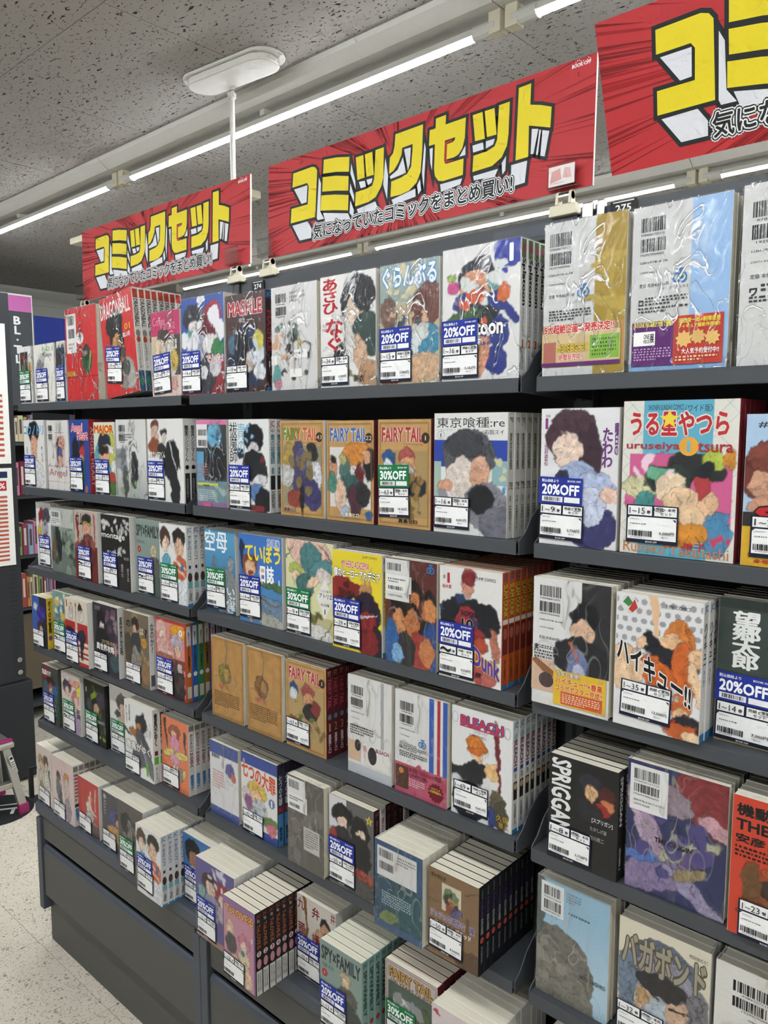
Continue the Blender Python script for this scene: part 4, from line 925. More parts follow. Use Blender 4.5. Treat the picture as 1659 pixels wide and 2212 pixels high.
S('112', 6, 'white comics with blue ink splashes and numeral 1', 'dad9d6;e .88 .94 .2 .13 0 2b3a96;m .85 .86 .18 .1 2b3a96 8;e .45 .76 .26 .15 20 22262f;e .42 .68 .2 .14 15 cf9272;e .48 .62 .1 .06 30 7a2c3c;e .28 .58 .12 .08 0 2e3a78;e .55 .52 .2 .14 0 232a2c;e .3 .48 .24 .06 12 3c5a38;k .7 .6 .98 .42 .09 27357e;e .12 .78 .06 .04 0 8aa848;e .14 .7 .07 .05 0 b8487e;e .8 .64 .09 .06 0 cf6a34;e .68 .72 .1 .06 0 6aa09c;e .75 .34 .13 .12 0 2b3a80;e .72 .14 .15 .1 -15 27357e;e .55 .2 .08 .16 -10 c98a6a;e .58 .36 .14 .05 0 5a3a7c;m .6 .7 .35 .25 cfd2cf 8;m .5 .5 .4 .2 cf5a3a 4;h .45 .8 .25 .15 0c0e12 16',
  [('1', .85, .84, .93, .97, 'eeeef2', 'B'), ('toon', .45, .33, .8, .43, 'eeeeee', 'B|1a1a1c'), ('参吉', .52, .255, .66, .285, '4a4a8a', 'b')], '20', '1~16', '3,182円', film='h', circ='m',
  spine=('d8d7d2', [('box', .1, .86, .9, .99, '5a6b4a'), ('ell', .5, .93, .3, .03, '8a3a4a'), ('Splatoon', .08, .52, .92, .86, '16181a', 'rB'), ('スプラトゥーン', .3, .3, .7, .5, '3a4a8a', 'v'), ('#', .25, .22, .75, .28, 'c0602e', 'B'), ('ひのきお', .3, .06, .7, .2, '2f7a9a', 'v')]), vols=True)
S('113', 7, 'gold-banded white back cover in crinkled film', 'c9c9c7;r .63 0 1 1 a1862f;m .82 .5 .2 .5 b39a44 9;r 0 .05 1 .33 b58a4c', backc(True, .07, .93, .27, ('9784088743141', '1929979003906')) + JC(.44, .50) + [('ジャンプ·コミックス', .3, .465, .6, .485, '3a4a5a'), ('para', .08, .355, .6, .43, 4, '3a3a3c'),
  ('box', .0, .07, .96, .28, 'c9b183'), ('box', .6, .1, .95, .25, '7fae3e'), ('para', .63, .11, .92, .23, 5, '3c5a2a'), ('5大超絶企画本発売決定!!', .03, .275, .88, .335, 'c02c2a', 'B|efe6d8'), ('MOVIE BIG BOX', .2, .15, .58, .205, 'd8b83a', 'B|4a3a2a'), ('絶賛発売中!!', .22, .095, .52, .14, 'c6342e', 'b|eee4d8'), ('box', .02, .08, .18, .22, 'a8685a'), ('box', 0, .06, .96, .085, '5a2c66')], film='h', back=True)
S('114', 7, 'light blue and white back cover in crinkled film', 'c9c9c7;r .62 0 1 1 93b5dc;m .8 .7 .2 .3 a5c2e2 8;r 0 0 1 .06 7fa6cf', backc(True, .09, .93, .26, ('9784088705316', '1929979004002')) + JC(.45, .52) + [('ジャンプ·コミックス', .3, .485, .6, .505, '3a4a5a'), ('ロ', .09, .40, .14, .435, '222224', 'B'), ('para', .16, .395, .6, .45, 3, '3a3a3c'), ('para', .09, .35, .6, .39, 2, '3a3a3c'),
  ('box', .03, .03, .47, .30, '5a2668'), ('box', .47, .03, .96, .32, 'b83a2c'), ('あのONE PIECE展が大阪で開催!!', .05, .265, .46, .305, 'e8dc5a', 'b'), ('box', .05, .155, .28, .24, 'ecebe6'), ('ONE', .16, .195, .22, .225, '1a1a1c', 'b'), ('PIECE', .16, .17, .22, .19, '1a1a1c', 'b'), ('展', .225, .17, .27, .225, '1a1a1c', 'b'), ('para', .06, .06, .45, .14, 5, 'c09ac8'), ('尾田栄一郎×朝隈俊男', .52, .275, .93, .305, 'eada4a', 'b'), ('フィギュア最新作登場!!', .52, .245, .93, .27, 'eada4a', 'b'), ('star', .58, .18, .09, 'd9b06a', 9, .7), ('star', .72, .19, .08, 'd0a868', 9, .7), ('star', .86, .18, .08, 'd9b06a', 9, .7), ('大人気予約受付中!!', .56, .09, .93, .125, 'f0ece8', 'b'), ('para', .5, .045, .93, .08, 2, 'e8c8a0')], film='h', back=True)
S('115', 7, 'plain white back cover at the right frame edge', 'cbcbc8', backc(True, .09, .9, .3, ('9784088', '1929979')) + [('ワ', .09, .385, .16, .43, '222224', 'B'), ('para', .19, .40, .9, .45, 2, '3a3a3c'), ('para', .09, .345, .9, .385, 2, '3a3a3c')], film='h', back=True)
# ---- second shelf
S('21', 5, 'white comics with sky blue katakana lettering', 'dcdad5;e .5 .83 .28 .16 0 1d1d20;e .5 .6 .17 .19 0 cf9f82;h .5 .82 .3 .16 0c0c0e 22;e .5 .35 .2 .1 0 d0b49c;e .55 .2 .4 .2 0 d3d3d3;k .5 .36 .4 .02 .05 36507c;h .7 .2 .25 .2 8a8a8c 8',
  [('コウノドリ', .02, .78, .98, .93, '5c9fd0', 'B'), ('1', .12, .5, .18, .6, '5a9a9a'), ('鈴ノ木ユウ', .84, .38, .92, .62, '55555a', 'v')], '20', '1~12')
S('22', 5, 'pale back cover with pink script and small picture', 'd8d5d1;r .4 .36 .85 .78 d8b8b0;e .55 .66 .1 .1 0 2e2c30;e .68 .68 .16 .1 0 d8a090;e .58 .5 .14 .13 0 4a5a8a;e .62 .42 .12 .08 0 d0a890', backc(False, .08, .93, .18) + [('Angel', .04, .18, .9, .30, 'b8686c'), ('box', 0, .34, 1, .345, 'b8686c'), ('box', 0, .12, 1, .124, 'c99a98'), ('box', .4, .82, .8, .826, 'c0787a')], film='h', back=True)
S('23', 5, 'royal blue comics with red script and red spine', '2b4590;e .3 .5 .2 .25 0 1c1f28;e .62 .66 .12 .1 0 2e2426;e .64 .55 .13 .1 0 b8363c;e .6 .44 .12 .07 0 c8a184;e .62 .25 .13 .2 -8 37603e;e .8 .05 .08 .05 0 9a6a48;h .5 .5 .4 .4 152448 10',
  [('Angel', .1, .80, .7, .95, 'c63a3e', 'b|e8d8d8'), ('Heart', .4, .72, .95, .86, 'c63a3e', 'b|e8d8d8')], '20', '1~', spine=('a32c34', [('ANGEL HEART', .15, .1, .85, .9, 'd8b8b4', 'r')]))
S('24', 5, 'comics with red MAJOR lettering and navy cap shape', 'cdd2c4;e .5 .5 .48 .3 0 5a98a8;e .85 .6 .2 .25 0 b8ba54;e .5 .72 .3 .14 0 252b3c;e .75 .64 .2 .05 -15 d8d8d8;e .5 .55 .25 .14 0 d9a582;e .45 .62 .25 .06 0 2a211e;e .3 .3 .3 .1 0 3a4a68;e .9 .4 .12 .08 0 d4d4d0;e .8 .2 .25 .12 0 a8403c;e .85 .1 .2 .1 0 4a6a38',
  [('MAJOR', .04, .82, .95, .96, 'c4382e', 'B|e0c83a')], '20', '1~26', tp=(.006, .002))
S('25', 5, 'grey photograph back cover in crinkled film', 'd3d3d0;g .5 .1 a9aca8;r 0 .38 .35 .62 8f9598;m .2 .5 .2 .15 6b7074 10;e .6 .36 .12 .22 0 2a2b2e;e .58 .57 .07 .05 0 2c2828;e .3 .2 .1 .2 0 4a4c4e;m .4 .15 .35 .15 7d9a6c 6;h .4 .5 .35 .2 5a5e60 16', backc(False, .1, .93, .22) + [('para', .1, .72, .6, .82, 3, '77777a')], film='h', back=True)
S('26', 6, 'white comics with black jacket shapes', 'dddcd8;e .22 .9 .12 .09 0 6a3a2c;e .22 .82 .11 .1 0 c8a896;e .2 .66 .16 .12 0 8a4a34;e .48 .84 .09 .06 0 2a2a2c;e .48 .78 .08 .06 0 c8b8ac;e .66 .5 .22 .25 -10 202124;e .75 .18 .13 .25 8 242528;k .8 .62 .9 .42 .05 1c1c1e;e .4 .62 .12 .1 0 2a2b2e;k .62 .72 .85 .3 .012 d8d8d8',
  [('闇金ウシジマくん', .02, .53, .5, .61, 'e6e5e0', 'B|1a1a1c'), ('1', .85, .54, .89, .6, '3a3a3c')], '20', '1~30', circ='k',
  spine=('d9d8d4', [('闇金ウシジマくん', .15, .5, .85, .92, '1b1b1d', 'vb'), ('star', .5, .43, .42, '1b1b1d', 9, .7), ('box', .1, 0, .95, .36, '26282b'), ('真鍋昌平', .3, .06, .7, .3, '9a9a98', 'v')]))
S('27', 5, 'pink-edged dark back cover with cyan blot', '6f8fa0;r 0 .95 1 1 d67aa4;r 0 .3 1 .95 3a3f46;e .6 .82 .24 .14 0 6fb4d4;e .65 .5 .4 .2 0 24272c;r .02 .3 .25 .64 5f9cc0;m .6 .75 .2 .15 3c6a86 6;r 0 .05 1 .28 6d8a94;m .4 .15 .5 .1 a0b4a8 10;r 0 0 1 .05 8c6a94', [('box', .02, .68, .38, .95, 'd8d6d6'), ('bar', .08, .82, .36, .89), ('bar', .08, .7, .36, .77), ('para', .05, .32, .4, .5, 6, 'b8807a'), ('box', .02, .245, .7, .275, 'c4c84a'), ('para', .25, .22, .55, .26, 1, '20242a'), ('para', .03, .06, .6, .2, 6, 'c4d0d0'), ('box', .2, 0, .45, .04, 'd85a8c')], film='h', back=True)
S('28', 7, 'white comics with black kanji and blue flame shapes', 'dcdddc;e .62 .8 .25 .15 0 17181c;e .62 .68 .13 .08 0 c8c4c8;e .62 .5 .3 .17 15 1e2126;e .3 .63 .1 .06 0 2c3440;e .8 .42 .16 .16 0 26292e;e .75 .32 .2 .08 20 cdcccc;e .7 .2 .22 .1 -15 5a7aa8;e .85 .12 .2 .14 -30 1c1e24;e .7 .03 .2 .05 0 7a2c34;m .55 .85 .2 .1 7fb0d4 5;m .6 .45 .3 .2 6a2c34 3;h .6 .75 .3 .25 0c0d10 20',
  [('青の', .22, .62, .42, .96, '7ab0c4', 'v'), ('祓魔師', .02, .52, .22, .97, '1b1c20', 'v')], '20', '1~31', '11,601円', circ='m',
  spine=('dcdbd7', [('JC', .1, .9, .9, .98, 'a8484a', 'b'), ('SQ.', .2, .86, .8, .89, '1b1b1d', 'b'), ('青の祓魔師', .12, .52, .9, .84, '3f7a8c', 'vb'), ('ell', .5, .45, .35, .045, 'a0c0c8'), ('#', .3, .42, .7, .48, '3f5a78'), ('box', .1, .25, .9, .4, '24282e'), ('加藤和恵', .15, .05, .85, .24, '222226', 'v')]), vols=True)
PARCH = 'bd9660;t 9a7440;n .08;'
def ft(no, tcol):
    return [('frame', .04, .03, .96, .97, '7a5a34', .0008), ('frame', .055, .04, .945, .96, '8a683c', .0006), ('FAIRY TAIL', .08, .79, .86, .93, tcol, 'B|d8c8b0'), ('ell', .9, .83, .075, .05, '3a2c22'), (no, .84, .81, .96, .85, 'd8c8a0'), ('フェアリーテイル', .5, .765, .86, .78, '3a2c22')]
S('29', 6, 'parchment comics with green and orange lettering', PARCH + 'r .08 .1 .94 .74 8c8672;e .42 .5 .17 .3 0 4a4566;e .5 .6 .12 .12 0 5c5a80;e .2 .62 .12 .16 0 a8904c;e .12 .42 .2 .12 0 b9b9b4;e .75 .68 .12 .1 0 2c2a2c;e .82 .42 .14 .16 0 cfd0d6;e .35 .18 .2 .1 0 8c4438;e .72 .25 .2 .18 30 3f3c66;e .5 .2 .05 .2 0 25242a;m .5 .45 .4 .3 7a6a48 8;h .5 .5 .4 .3 2c2824 22',
  ft('43', 'c0582c') + [('FAIRY', .08, .79, .46, .93, '5a8a3c', 'B'), ('真島ヒロ', .08, .045, .36, .085, '4a3f7a', 'b')])
S('210', 6, 'parchment comics with blue lettering and orange flag', PARCH + 'r .07 .14 .94 .74 d2cfca;e .62 .68 .3 .12 20 c4813c;e .9 .58 .12 .16 0 1f1f22;e .85 .66 .08 .06 0 c89a7c;e .15 .52 .08 .12 0 b98462;e .14 .62 .06 .04 0 2a2422;e .4 .5 .12 .16 0 4f6e68;e .35 .62 .08 .06 0 a8a068;e .7 .45 .1 .14 0 6a2a2c;e .5 .36 .22 .12 0 3a5a58;e .12 .38 .1 .1 0 4a8070;e .3 .25 .12 .16 0 d4b49c;e .6 .22 .14 .16 15 4c3038;e .78 .28 .14 .12 0 2e2e30;e .9 .08 .08 .05 0 2f5a88;e .4 .1 .08 .06 0 a8b4c4;h .5 .4 .45 .3 28221e 22',
  ft('22', '3f66a4') + [('真島ヒロ', .4, .05, .7, .095, 'd8d0c0', 'B|6a5a48')], spine=('5a1f28', ()))
S('211', 6, 'parchment comics with red lettering and green sticker', PARCH + 'r .08 .1 .94 .72 a58a5c;e .22 .63 .13 .08 0 2c5080;e .2 .57 .1 .07 0 c8ccd0;e .55 .66 .15 .09 0 a0524c;e .58 .55 .16 .1 0 c8946c;e .62 .45 .14 .12 0 c89a74;e .72 .38 .2 .1 0 24262a;m .6 .25 .35 .14 7c6238 12;m .5 .4 .4 .25 8a7044 10;h .5 .4 .4 .3 4a3820 26;e .55 .55 .14 .04 0 b8b8b4',
  ft('1', 'a8363a') + [('真島ヒロ', .4, .045, .76, .085, '2a221c', 'B')], '30', '1~63', '18,182円', tp=(.004, .016), tilt=2, circ='k', spine=('5a1f28', ()))
S('212', 7, 'white comics with grey hair shape on blue panels', 'd8d8d4;r 0 .56 1 .78 2c449c;r 0 .3 .1 .6 9fb4a8;r .8 .42 1 .62 88a8ac;m .85 .52 .12 .1 c2c49a 6;m .92 .4 .08 .1 4a8ab4 4;e .48 .66 .36 .22 0 55565b;e .42 .75 .26 .12 0 3f4045;e .4 .46 .24 .17 10 d2c6bb;e .64 .5 .12 .16 0 c99a7e;e .66 .6 .07 .06 0 cfa58c;e .72 .24 .3 .2 20 7e7c86;e .66 .3 .18 .12 30 212226;e .9 .1 .25 .15 0 6a6a74;k .1 .32 .32 .2 .06 8c8c92;e .15 .4 .1 .05 0 c9967a;h .5 .68 .38 .22 2c2c30 40;h .75 .2 .25 .15 4a4a52 10',
  [('東京喰種:re', .04, .88, .96, .965, '26262a'), ('トーキョーグール', .04, .855, .26, .87, '6a6a6c'), ('石田スイ', .70, .825, .95, .86, '2a2a2e'), ('ring', .1, .82, .05, .033, '4a4a4e', .0005), ('1', .085, .80, .11, .835, '4a4a4e')], '', '1~16', '4,091円', tp=(.002, .008), circ='k',
  spine=('c4c3bb', [('YJ', .2, .92, .8, .96, '1e1e20', 'b'), ('東京喰種', .25, .55, .75, .84, '2a2a2c', 'v'), (':re', .2, .38, .9, .46, '2a2a2c'), ('ring', .5, .32, .4, .025, '55555a', .0003), ('#', .35, .30, .65, .34, '3a3a3c'), ('石田スイ', .25, .06, .75, .26, '2a2a2c', 'v')]), vols=True)
S('213', 6, 'white comics with purple lettering and pale blue shirt', 'dcdbdc;e .42 .78 .34 .22 0 47313a;e .68 .68 .12 .2 0 3c2a34;e .36 .7 .2 .14 0 e0c8b6;e .5 .42 .34 .2 -10 9eaccb;e .75 .45 .25 .1 -15 aab6d2;e .3 .5 .1 .06 30 2e3048;e .7 .14 .32 .16 10 3a3a66;e .68 .3 .2 .14 0 c2c8dc;e .9 .38 .12 .06 0 dcb8a6;h .42 .82 .32 .14 2c1e26 22;h .6 .35 .3 .15 7a88ac 10',
  [('その', .06, .935, .12, .955, '2a2a2e', 'b'), ('1', .05, .85, .1, .93, '8a3a78', 'B'), ('比村奇石', .05, .58, .1, .74, '8a4a72', 'vb'), ('たわわ', .8, .58, .93, .86, '6e3a78', 'vB'), ('曜日の', .95, .66, .999, .9, '6e3a78', 'vB')], '20', '1~9', '3,728円', tp=(.0015, .009), tilt=-1, circ='m')
S('214', 6, 'pink and sky blue wide comics with red lettering', 'd9d6cb;x a8bcc0 6;r .19 .66 .79 1 5fa9c0;r .17 0 .77 .1 5fa9c0;e .5 .38 .46 .3 0 c95d8c;r .07 .12 .97 .66 c95d8c;e .2 .44 .18 .08 0 c8c49a;e .66 .58 .26 .09 -15 2a2c2c;e .8 .62 .1 .07 0 a9b84a;e .42 .5 .22 .1 0 2d3a34;e .36 .53 .14 .05 0 6aa888;e .45 .44 .14 .1 0 e0c8aa;e .6 .32 .22 .12 -20 e0bf9a;e .78 .36 .1 .07 0 d9b08c;e .72 .46 .06 .08 0 a83a3c;e .74 .56 .08 .05 0 1e222a;e .22 .36 .1 .06 0 4a8c88;e .85 .17 .14 .14 0 4c86ac;m .9 .13 .08 .05 c0405c 6;e .55 .14 .25 .08 10 cf8a34;h .56 .13 .24 .07 2a2018 12;e .95 .64 .06 .06 0 c88a34;m .3 .58 .2 .06 e4c8d4 4;h .45 .5 .22 .14 14181a 16',
  [('SHONEN SUNDAY COMICS', .23, .935, .54, .975, '22304a'), ('〈ワイド版〉', .55, .925, .78, .97, '22304a'), ('うる星やつら', .07, .775, .92, .93, 'b52c34', 'B|d8d4c4'), ('star', .42, .88, .09, 'e2c93a'), ('ell', .595, .71, .085, .06, 'dba03e'), ('1', .575, .675, .61, .745, '5fa9c0', 'b'), ('uruseiya', .04, .675, .52, .735, 'a53038', 'b'), ('tsura', .67, .675, .96, .735, 'a53038', 'b'), ('Rumiko Takahashi', .04, .015, .96, .085, 'c0784a'), ('美子', .57, .055, .77, .105, 'b0303a', 'b')], '', '1~15', '6,000円', tp=(.010, .016), circ='k', spine=('7a1f2c', ()))
S('215', 5, 'comics with brown ball shape and yellow base', 'a9c2dc;e .55 .62 .62 .26 0 6a352c;e .4 .72 .4 .12 0 7c4034;e .16 .55 .12 .09 60 c8987c;e .38 .48 .2 .04 50 c8987c;e .2 .42 .2 .06 20 c08e74;e .6 .42 .3 .03 30 c8987c;r 0 .24 1 .36 2a2a2a;r 0 0 1 .26 d3a62c;r .5 0 1 .16 c99a28',
  [('#', .1, .91, .18, .95, '3a4048', 'b'), ('1', .2, .82, .42, .95, 'b52c30', 'B|1e1e20'), ('桜木', .5, .89, .72, .92, '22242a', 'b'), ('SL', .08, .26, .6, .40, 'b5262c', 'B|2a1414'), ('井', .06, .06, .16, .1, '1e1e1e', 'b'), ('全巻カバー', .06, .025, .5, .05, 'b5342c', 'b')], '', '1~2', tp=(.012, .012))
# ---- third shelf
S('31', 6, 'white comics with crimson hair shape', 'd9d7d6;e .38 .76 .2 .16 0 8c2430;e .36 .66 .12 .08 0 d8bfb0;e .7 .8 .25 .12 -20 4a4a52;e .6 .6 .2 .14 0 a4a4ac;e .6 .38 .25 .14 0 962832;e .8 .2 .15 .2 0 b8b0bc;e .2 .5 .14 .12 0 c0a040;h .4 .7 .3 .2 6a1420 12;m .6 .5 .3 .3 58585f 6', [('box', .1, .5, .28, .62, 'c9a83c')], '20', '1~14', tp=(.02, .004), bay='left')
S('32', 6, 'grey-green photograph back cover', '6f7b70;m .6 .4 .5 .4 8d998c 12;m .5 .3 .5 .3 3f4a40 12;e .3 .5 .1 .3 10 25292c;e .12 .4 .05 .25 0 7a5a40;r .0 .72 .9 1 b9bcb4;h .6 .4 .4 .4 384036 26;m .85 .6 .15 .3 9aa496 6', [('box', .03, .74, .4, .96, 'd0d0cc'), ('bar', .06, .86, .34, .94), ('para', .06, .75, .36, .84, 3, '6a6a68')], film='h', back=True)
S('33', 6, 'rust red comics with cap and scarf shapes', 'b8a89c;r 0 .0 1 .5 6e2c28;e .55 .88 .22 .08 0 2c2a26;e .55 .82 .22 .03 0 c0a040;e .55 .72 .18 .1 0 c99a80;e .6 .6 .22 .08 0 6a4440;e .5 .35 .4 .25 0 5a2a28;k .1 .9 .2 .5 .05 8e2a26;k .9 .95 .9 .5 .03 8e2a26;m .5 .4 .4 .3 8c4a40 8;h .5 .4 .4 .3 2e1614 20', [('カム', .1, .78, .4, .97, '2a2422', 'b')], '20', '~', tp=(.02, .004))
S('34', 6, 'black comics with white montage lettering', '1d1c1c;m .3 .88 .3 .1 c8c8c4 9;m .75 .85 .25 .1 b8b8b4 9;m .65 .72 .12 .1 d4d4d0 5;m .5 .55 .3 .06 b4b4b0 8;h .5 .8 .5 .2 0c0c0c 26;r 0 0 1 .36 262322', [('montage', .02, .66, .84, .75, 'd9d8d4', 'b'), ('モンタージュ', .2, .46, .72, .52, 'd9d8d4', 'b'), ('渡辺潤', .78, .42, .95, .46, 'a8a8a4'), ('事件の', .68, .18, .76, .36, 'b8b4b0', 'v'), ('ボクは', .88, .14, .95, .32, 'b8b4b0', 'v')], '20', '1~19', tp=(.010, .002), circ='k')
S('35', 6, 'grey-green comics with tall dark condensed lettering', '82928a;e .72 .6 .12 .08 0 c4b494;e .72 .52 .09 .07 0 d0b8a0;e .75 .38 .22 .16 0 5a5c54;r .55 .0 1 .28 4e5a54;k .72 .45 .7 .36 .02 7a3034', [('SPY×FAMILY', .05, .77, .97, .93, '2e3432', 'B'), ('遠藤達哉', .06, .68, .38, .72, '5a6662'), ('ell', .16, .6, .065, .045, 'a83a3c'), ('1', .145, .585, .175, .615, 'd8d4d0', 'b')], '20', '~', tp=(.012, .004))
S('36', 7, 'white comics with two dark-haired heads, green sticker', 'dcdcda;e .22 .82 .2 .15 0 4a3830;e .24 .74 .13 .1 0 e0c4b0;e .74 .84 .24 .13 0 26201e;e .74 .72 .17 .12 0 dcb89c;e .25 .52 .16 .1 0 5aa0b0;e .78 .46 .26 .16 0 c4623c;k .6 .56 .95 .46 .03 d8d4d0;k .6 .46 .95 .36 .03 d8d4d0;e .7 .12 .3 .2 0 d4d8dc;e .85 .48 .06 .05 0 3a7a9a;h .5 .82 .4 .12 1c1614 18', (), '30', '1~10', tp=(.006, .002),
  spine=('dedddb', [('JC', .1, .91, .9, .98, '3a74a8', 'b'), ('アオのハコ', .2, .58, .8, .88, '2f6a8c', 'vb'), ('box', .3, .47, .7, .51, '3a3a3c'), ('ell', .5, .36, .4, .06, '4a3a34'), ('box', .1, .22, .9, .3, '7ab0b8'), ('三浦糀', .2, .06, .8, .2, '3a3a3c', 'v'), ('box', 0, 0, 1, .03, '3a8ac0')]))
S('37', 6, 'sea blue comics with white kanji and grey ship', '4584ae;g .55 .9 5b9ac0;r 0 0 1 .2 2e4a62;e .62 .28 .5 .28 0 7d858a;k .3 .66 .28 .36 .05 5a6a74;k .3 .62 .35 .5 .07 6a7880;e .85 .6 .1 .1 0 8a949a;k .4 .5 .95 .6 .012 6a767c;h .3 .55 .15 .2 3a4a54 12;m .6 .1 .4 .06 b8c8d0 6', [('空母', .0, .73, .75, .99, 'e4ebef', 'b'), ('いぶき', .68, .02, .98, .32, 'dfe6ea', 'vb')], '30', '1~13', tp=(.006, .008), tilt=1, circ='k')
S('38', 6, 'bright blue comics with yellow hiragana lettering', '3f74bb;g .55 .3 6aa4cc;r 0 0 1 .45 4a82b4;e .8 .46 .4 .05 -6 4a6a48;e .25 .66 .2 .12 0 7a4e34;e .26 .62 .13 .09 0 dfb592;e .26 .57 .06 .03 0 8a3c34;k .06 .9 .08 .62 .05 22304e;e .25 .48 .22 .05 0 2c3a5a;k .56 .62 .52 .48 .05 d9ab88;e .8 .2 .4 .12 -10 6d8498;e .7 .06 .4 .08 -8 a8a89c;k .5 .3 .95 .24 .02 5a5648;h .7 .15 .3 .1 4a5a68 12;e .28 .08 .05 .08 0 d9ab88', [('放課後', .67, .885, .96, .975, '2f62ac', 'b|eef0f2'), ('ていぼう', .15, .70, .97, .90, 'ecd43a', 'B'), ('日誌', .5, .48, .82, .68, 'eef0f2', 'B'), ('1', .92, .48, .95, .54, 'c8e0ee')], '20', '1~14', tp=(.003, .010), tilt=1, circ='m')
S('39', 6, 'pale green and pink comics with a diamond panel', 'd3d2a4;e .5 .9 .5 .2 -20 d8b4a4;e .55 .82 .25 .16 -30 4f7d7e;e .75 .72 .25 .1 20 58868a;e .22 .7 .14 .06 0 a8b45c;e .24 .62 .1 .07 0 e0c4a4;e .42 .54 .2 .13 -20 47706e;e .62 .6 .2 .05 35 dcc0a4;e .8 .66 .14 .08 0 cfc4bc;r 0 0 1 .24 b7b184;e .3 .2 .4 .07 0 7d7a3e;m .4 .22 .4 .08 5f5c38 8;e .6 .05 .4 .1 0 d0cec8;k .0 .8 .22 1 .012 4c4a34;k 1 .8 .7 1 .012 4c4a34;k .7 0 1 .2 .012 4c4a34;h .4 .6 .3 .2 2c4a4a 18', [('poly', [(.66, .44), (.83, .64), (1.0, .44), (.83, .23)], 'dcdad2'), ('とんがり帽子の', .74, .5, .96, .53, '4a4a48'), ('アトリエ', .72, .44, .98, .49, '2a2a2a', 'b'), ('白浜鴎', .75, .36, .92, .39, '4a4a48'), ('1', .82, .28, .845, .33, '4a4a48')], '30', '1~9', '3,355円', tp=(.003, .004), circ='m')
S('310', 7, 'yellow comics with bold outlined lettering', 'e0cc34;e .2 .6 .26 .16 0 8c2c2a;e .45 .5 .3 .2 0 7a2624;m .25 .58 .2 .14 4a1c1c 10;e .68 .62 .13 .12 0 b8875c;k .62 .72 .52 .88 .03 d6b83c;k .72 .72 .82 .88 .03 d6b83c;e .7 .36 .28 .26 0 2c2232;e .72 .3 .2 .14 0 8e2a2c;k .58 .36 .9 .4 .025 c8c8cc;e .42 .52 .1 .06 0 1f2a22;e .44 .48 .06 .05 0 d9b594;e .9 .1 .15 .2 0 241e2c;e .72 .12 .22 .14 0 7a2428;r 0 0 .16 .2 d9c22e;h .6 .4 .35 .3 120e14 26', [('JUMP COMICS', .62, .945, .9, .975, '4a4420'), ('MY HERO ACADEMIA', .2, .83, .75, .915, 'b8343a', 'b|efe6e0'), ('僕のヒーローアカデミア', .03, .73, .97, .83, 'f0eeea', 'B|1e1a1c')], '20', '1~29', '7,091円', tp=(.004, .006), circ='m', spine=('d9d7d2', [('JC', .1, .92, .9, .98, '3a74a8', 'b'), ('box', .1, .3, .9, .85, 'd8c02c'), ('僕のヒーロー', .2, .5, .8, .84, '8e2a2c', 'vb'), ('box', 0, 0, 1, .05, '2f7ab0')]))
S('311', 7, 'brown back cover crowded with orange-skinned figures', '5b2e2a;e .58 .7 .14 .12 0 1e1a18;e .58 .62 .1 .1 0 c07a4c;e .86 .64 .13 .1 0 1c1a1a;e .86 .55 .13 .12 0 c9844f;e .25 .56 .14 .1 0 181616;e .28 .4 .15 .14 0 cb8a58;e .52 .5 .18 .1 0 1a1816;e .54 .4 .15 .14 0 b9703f;e .82 .38 .14 .08 0 1c1a1a;e .84 .32 .1 .07 0 c9844f;e .9 .2 .2 .26 0 2c4a82;e .65 .14 .25 .2 0 963c36;e .82 .16 .14 .14 0 c07a4c;e .35 .12 .25 .2 -20 2f2e30;e .12 .2 .15 .24 0 2f5c94;e .25 .1 .12 .1 0 7aa4c8;h .5 .45 .45 .4 160f0c 34', [('box', 0, .6, .48, .99, 'd3d2ce'), ('bar', .04, .88, .32, .95), ('box', .02, .68, .52, .84, 'e0dfdb'), ('bar', .06, .70, .36, .735), ('para', .06, .76, .4, .81, 2, '4a4a4a'), ('C9979 P400E', .06, .635, .34, .655, '4a4a4c')] + JC(.82, .9), film='h', back=True)
S('312', 9, 'white comics with black jacket and orange spines', 'dcdad6;e .47 .92 .12 .06 0 8a3a3c;e .46 .84 .09 .09 0 c08a74;e .46 .9 .11 .05 0 7c2c30;e .46 .6 .46 .14 0 202228;e .2 .55 .2 .12 20 1d1f25;e .75 .56 .24 .14 -25 1d1f25;e .46 .52 .18 .16 0 923038;e .55 .38 .2 .12 0 8c2c34;e .9 .36 .07 .14 10 b06f5c;e .68 .34 .11 .07 0 a84a34;e .62 .16 .12 .18 15 a85048;e .82 .1 .12 .14 -10 b0605a;m .4 .6 .4 .15 2c3a5c 5;h .4 .6 .4 .12 0e1014 14',
  [('#', .06, .88, .1, .92, '55555a', 'b'), ('1', .11, .85, .19, .94, 'b8303a', 'B|1e1e20'), ('桜木君', .05, .80, .2, .835, 'b8484c', 'b'), ('JUMP COMICS', .6, .905, .9, .94, '2a2a2c'), ('SHOHOKU', .36, .58, .62, .63, '1a1a1c', 'b'), ('10', .37, .47, .56, .56, '1a1a1c', 'B|c89090'), ('Dunk', .56, .17, .98, .34, '4a3c9c', 'B|d8a84a', -.25), ('彦', .6, .06, .7, .11, '1e1e20', 'b')], '20', '~', '4,228円', tp=(.001, .004),
  spine=('b8552a', [('box', 0, 0, 1, .04, '2f7ab0'), ('JC', .1, .92, .9, .99, '2f5a98', 'b'), ('SLAM DUNK', .05, .62, .95, .9, 'd9b23a', 'rB|5a3016'), ('box', 0, .56, 1, .6, 'd8d4cc'), ('box', 0, .3, 1, .55, '6a2a26'), ('ell', .5, .48, .4, .05, 'a85a50'), ('井上雄彦', .3, .08, .7, .26, '5a2a14', 'v')]))
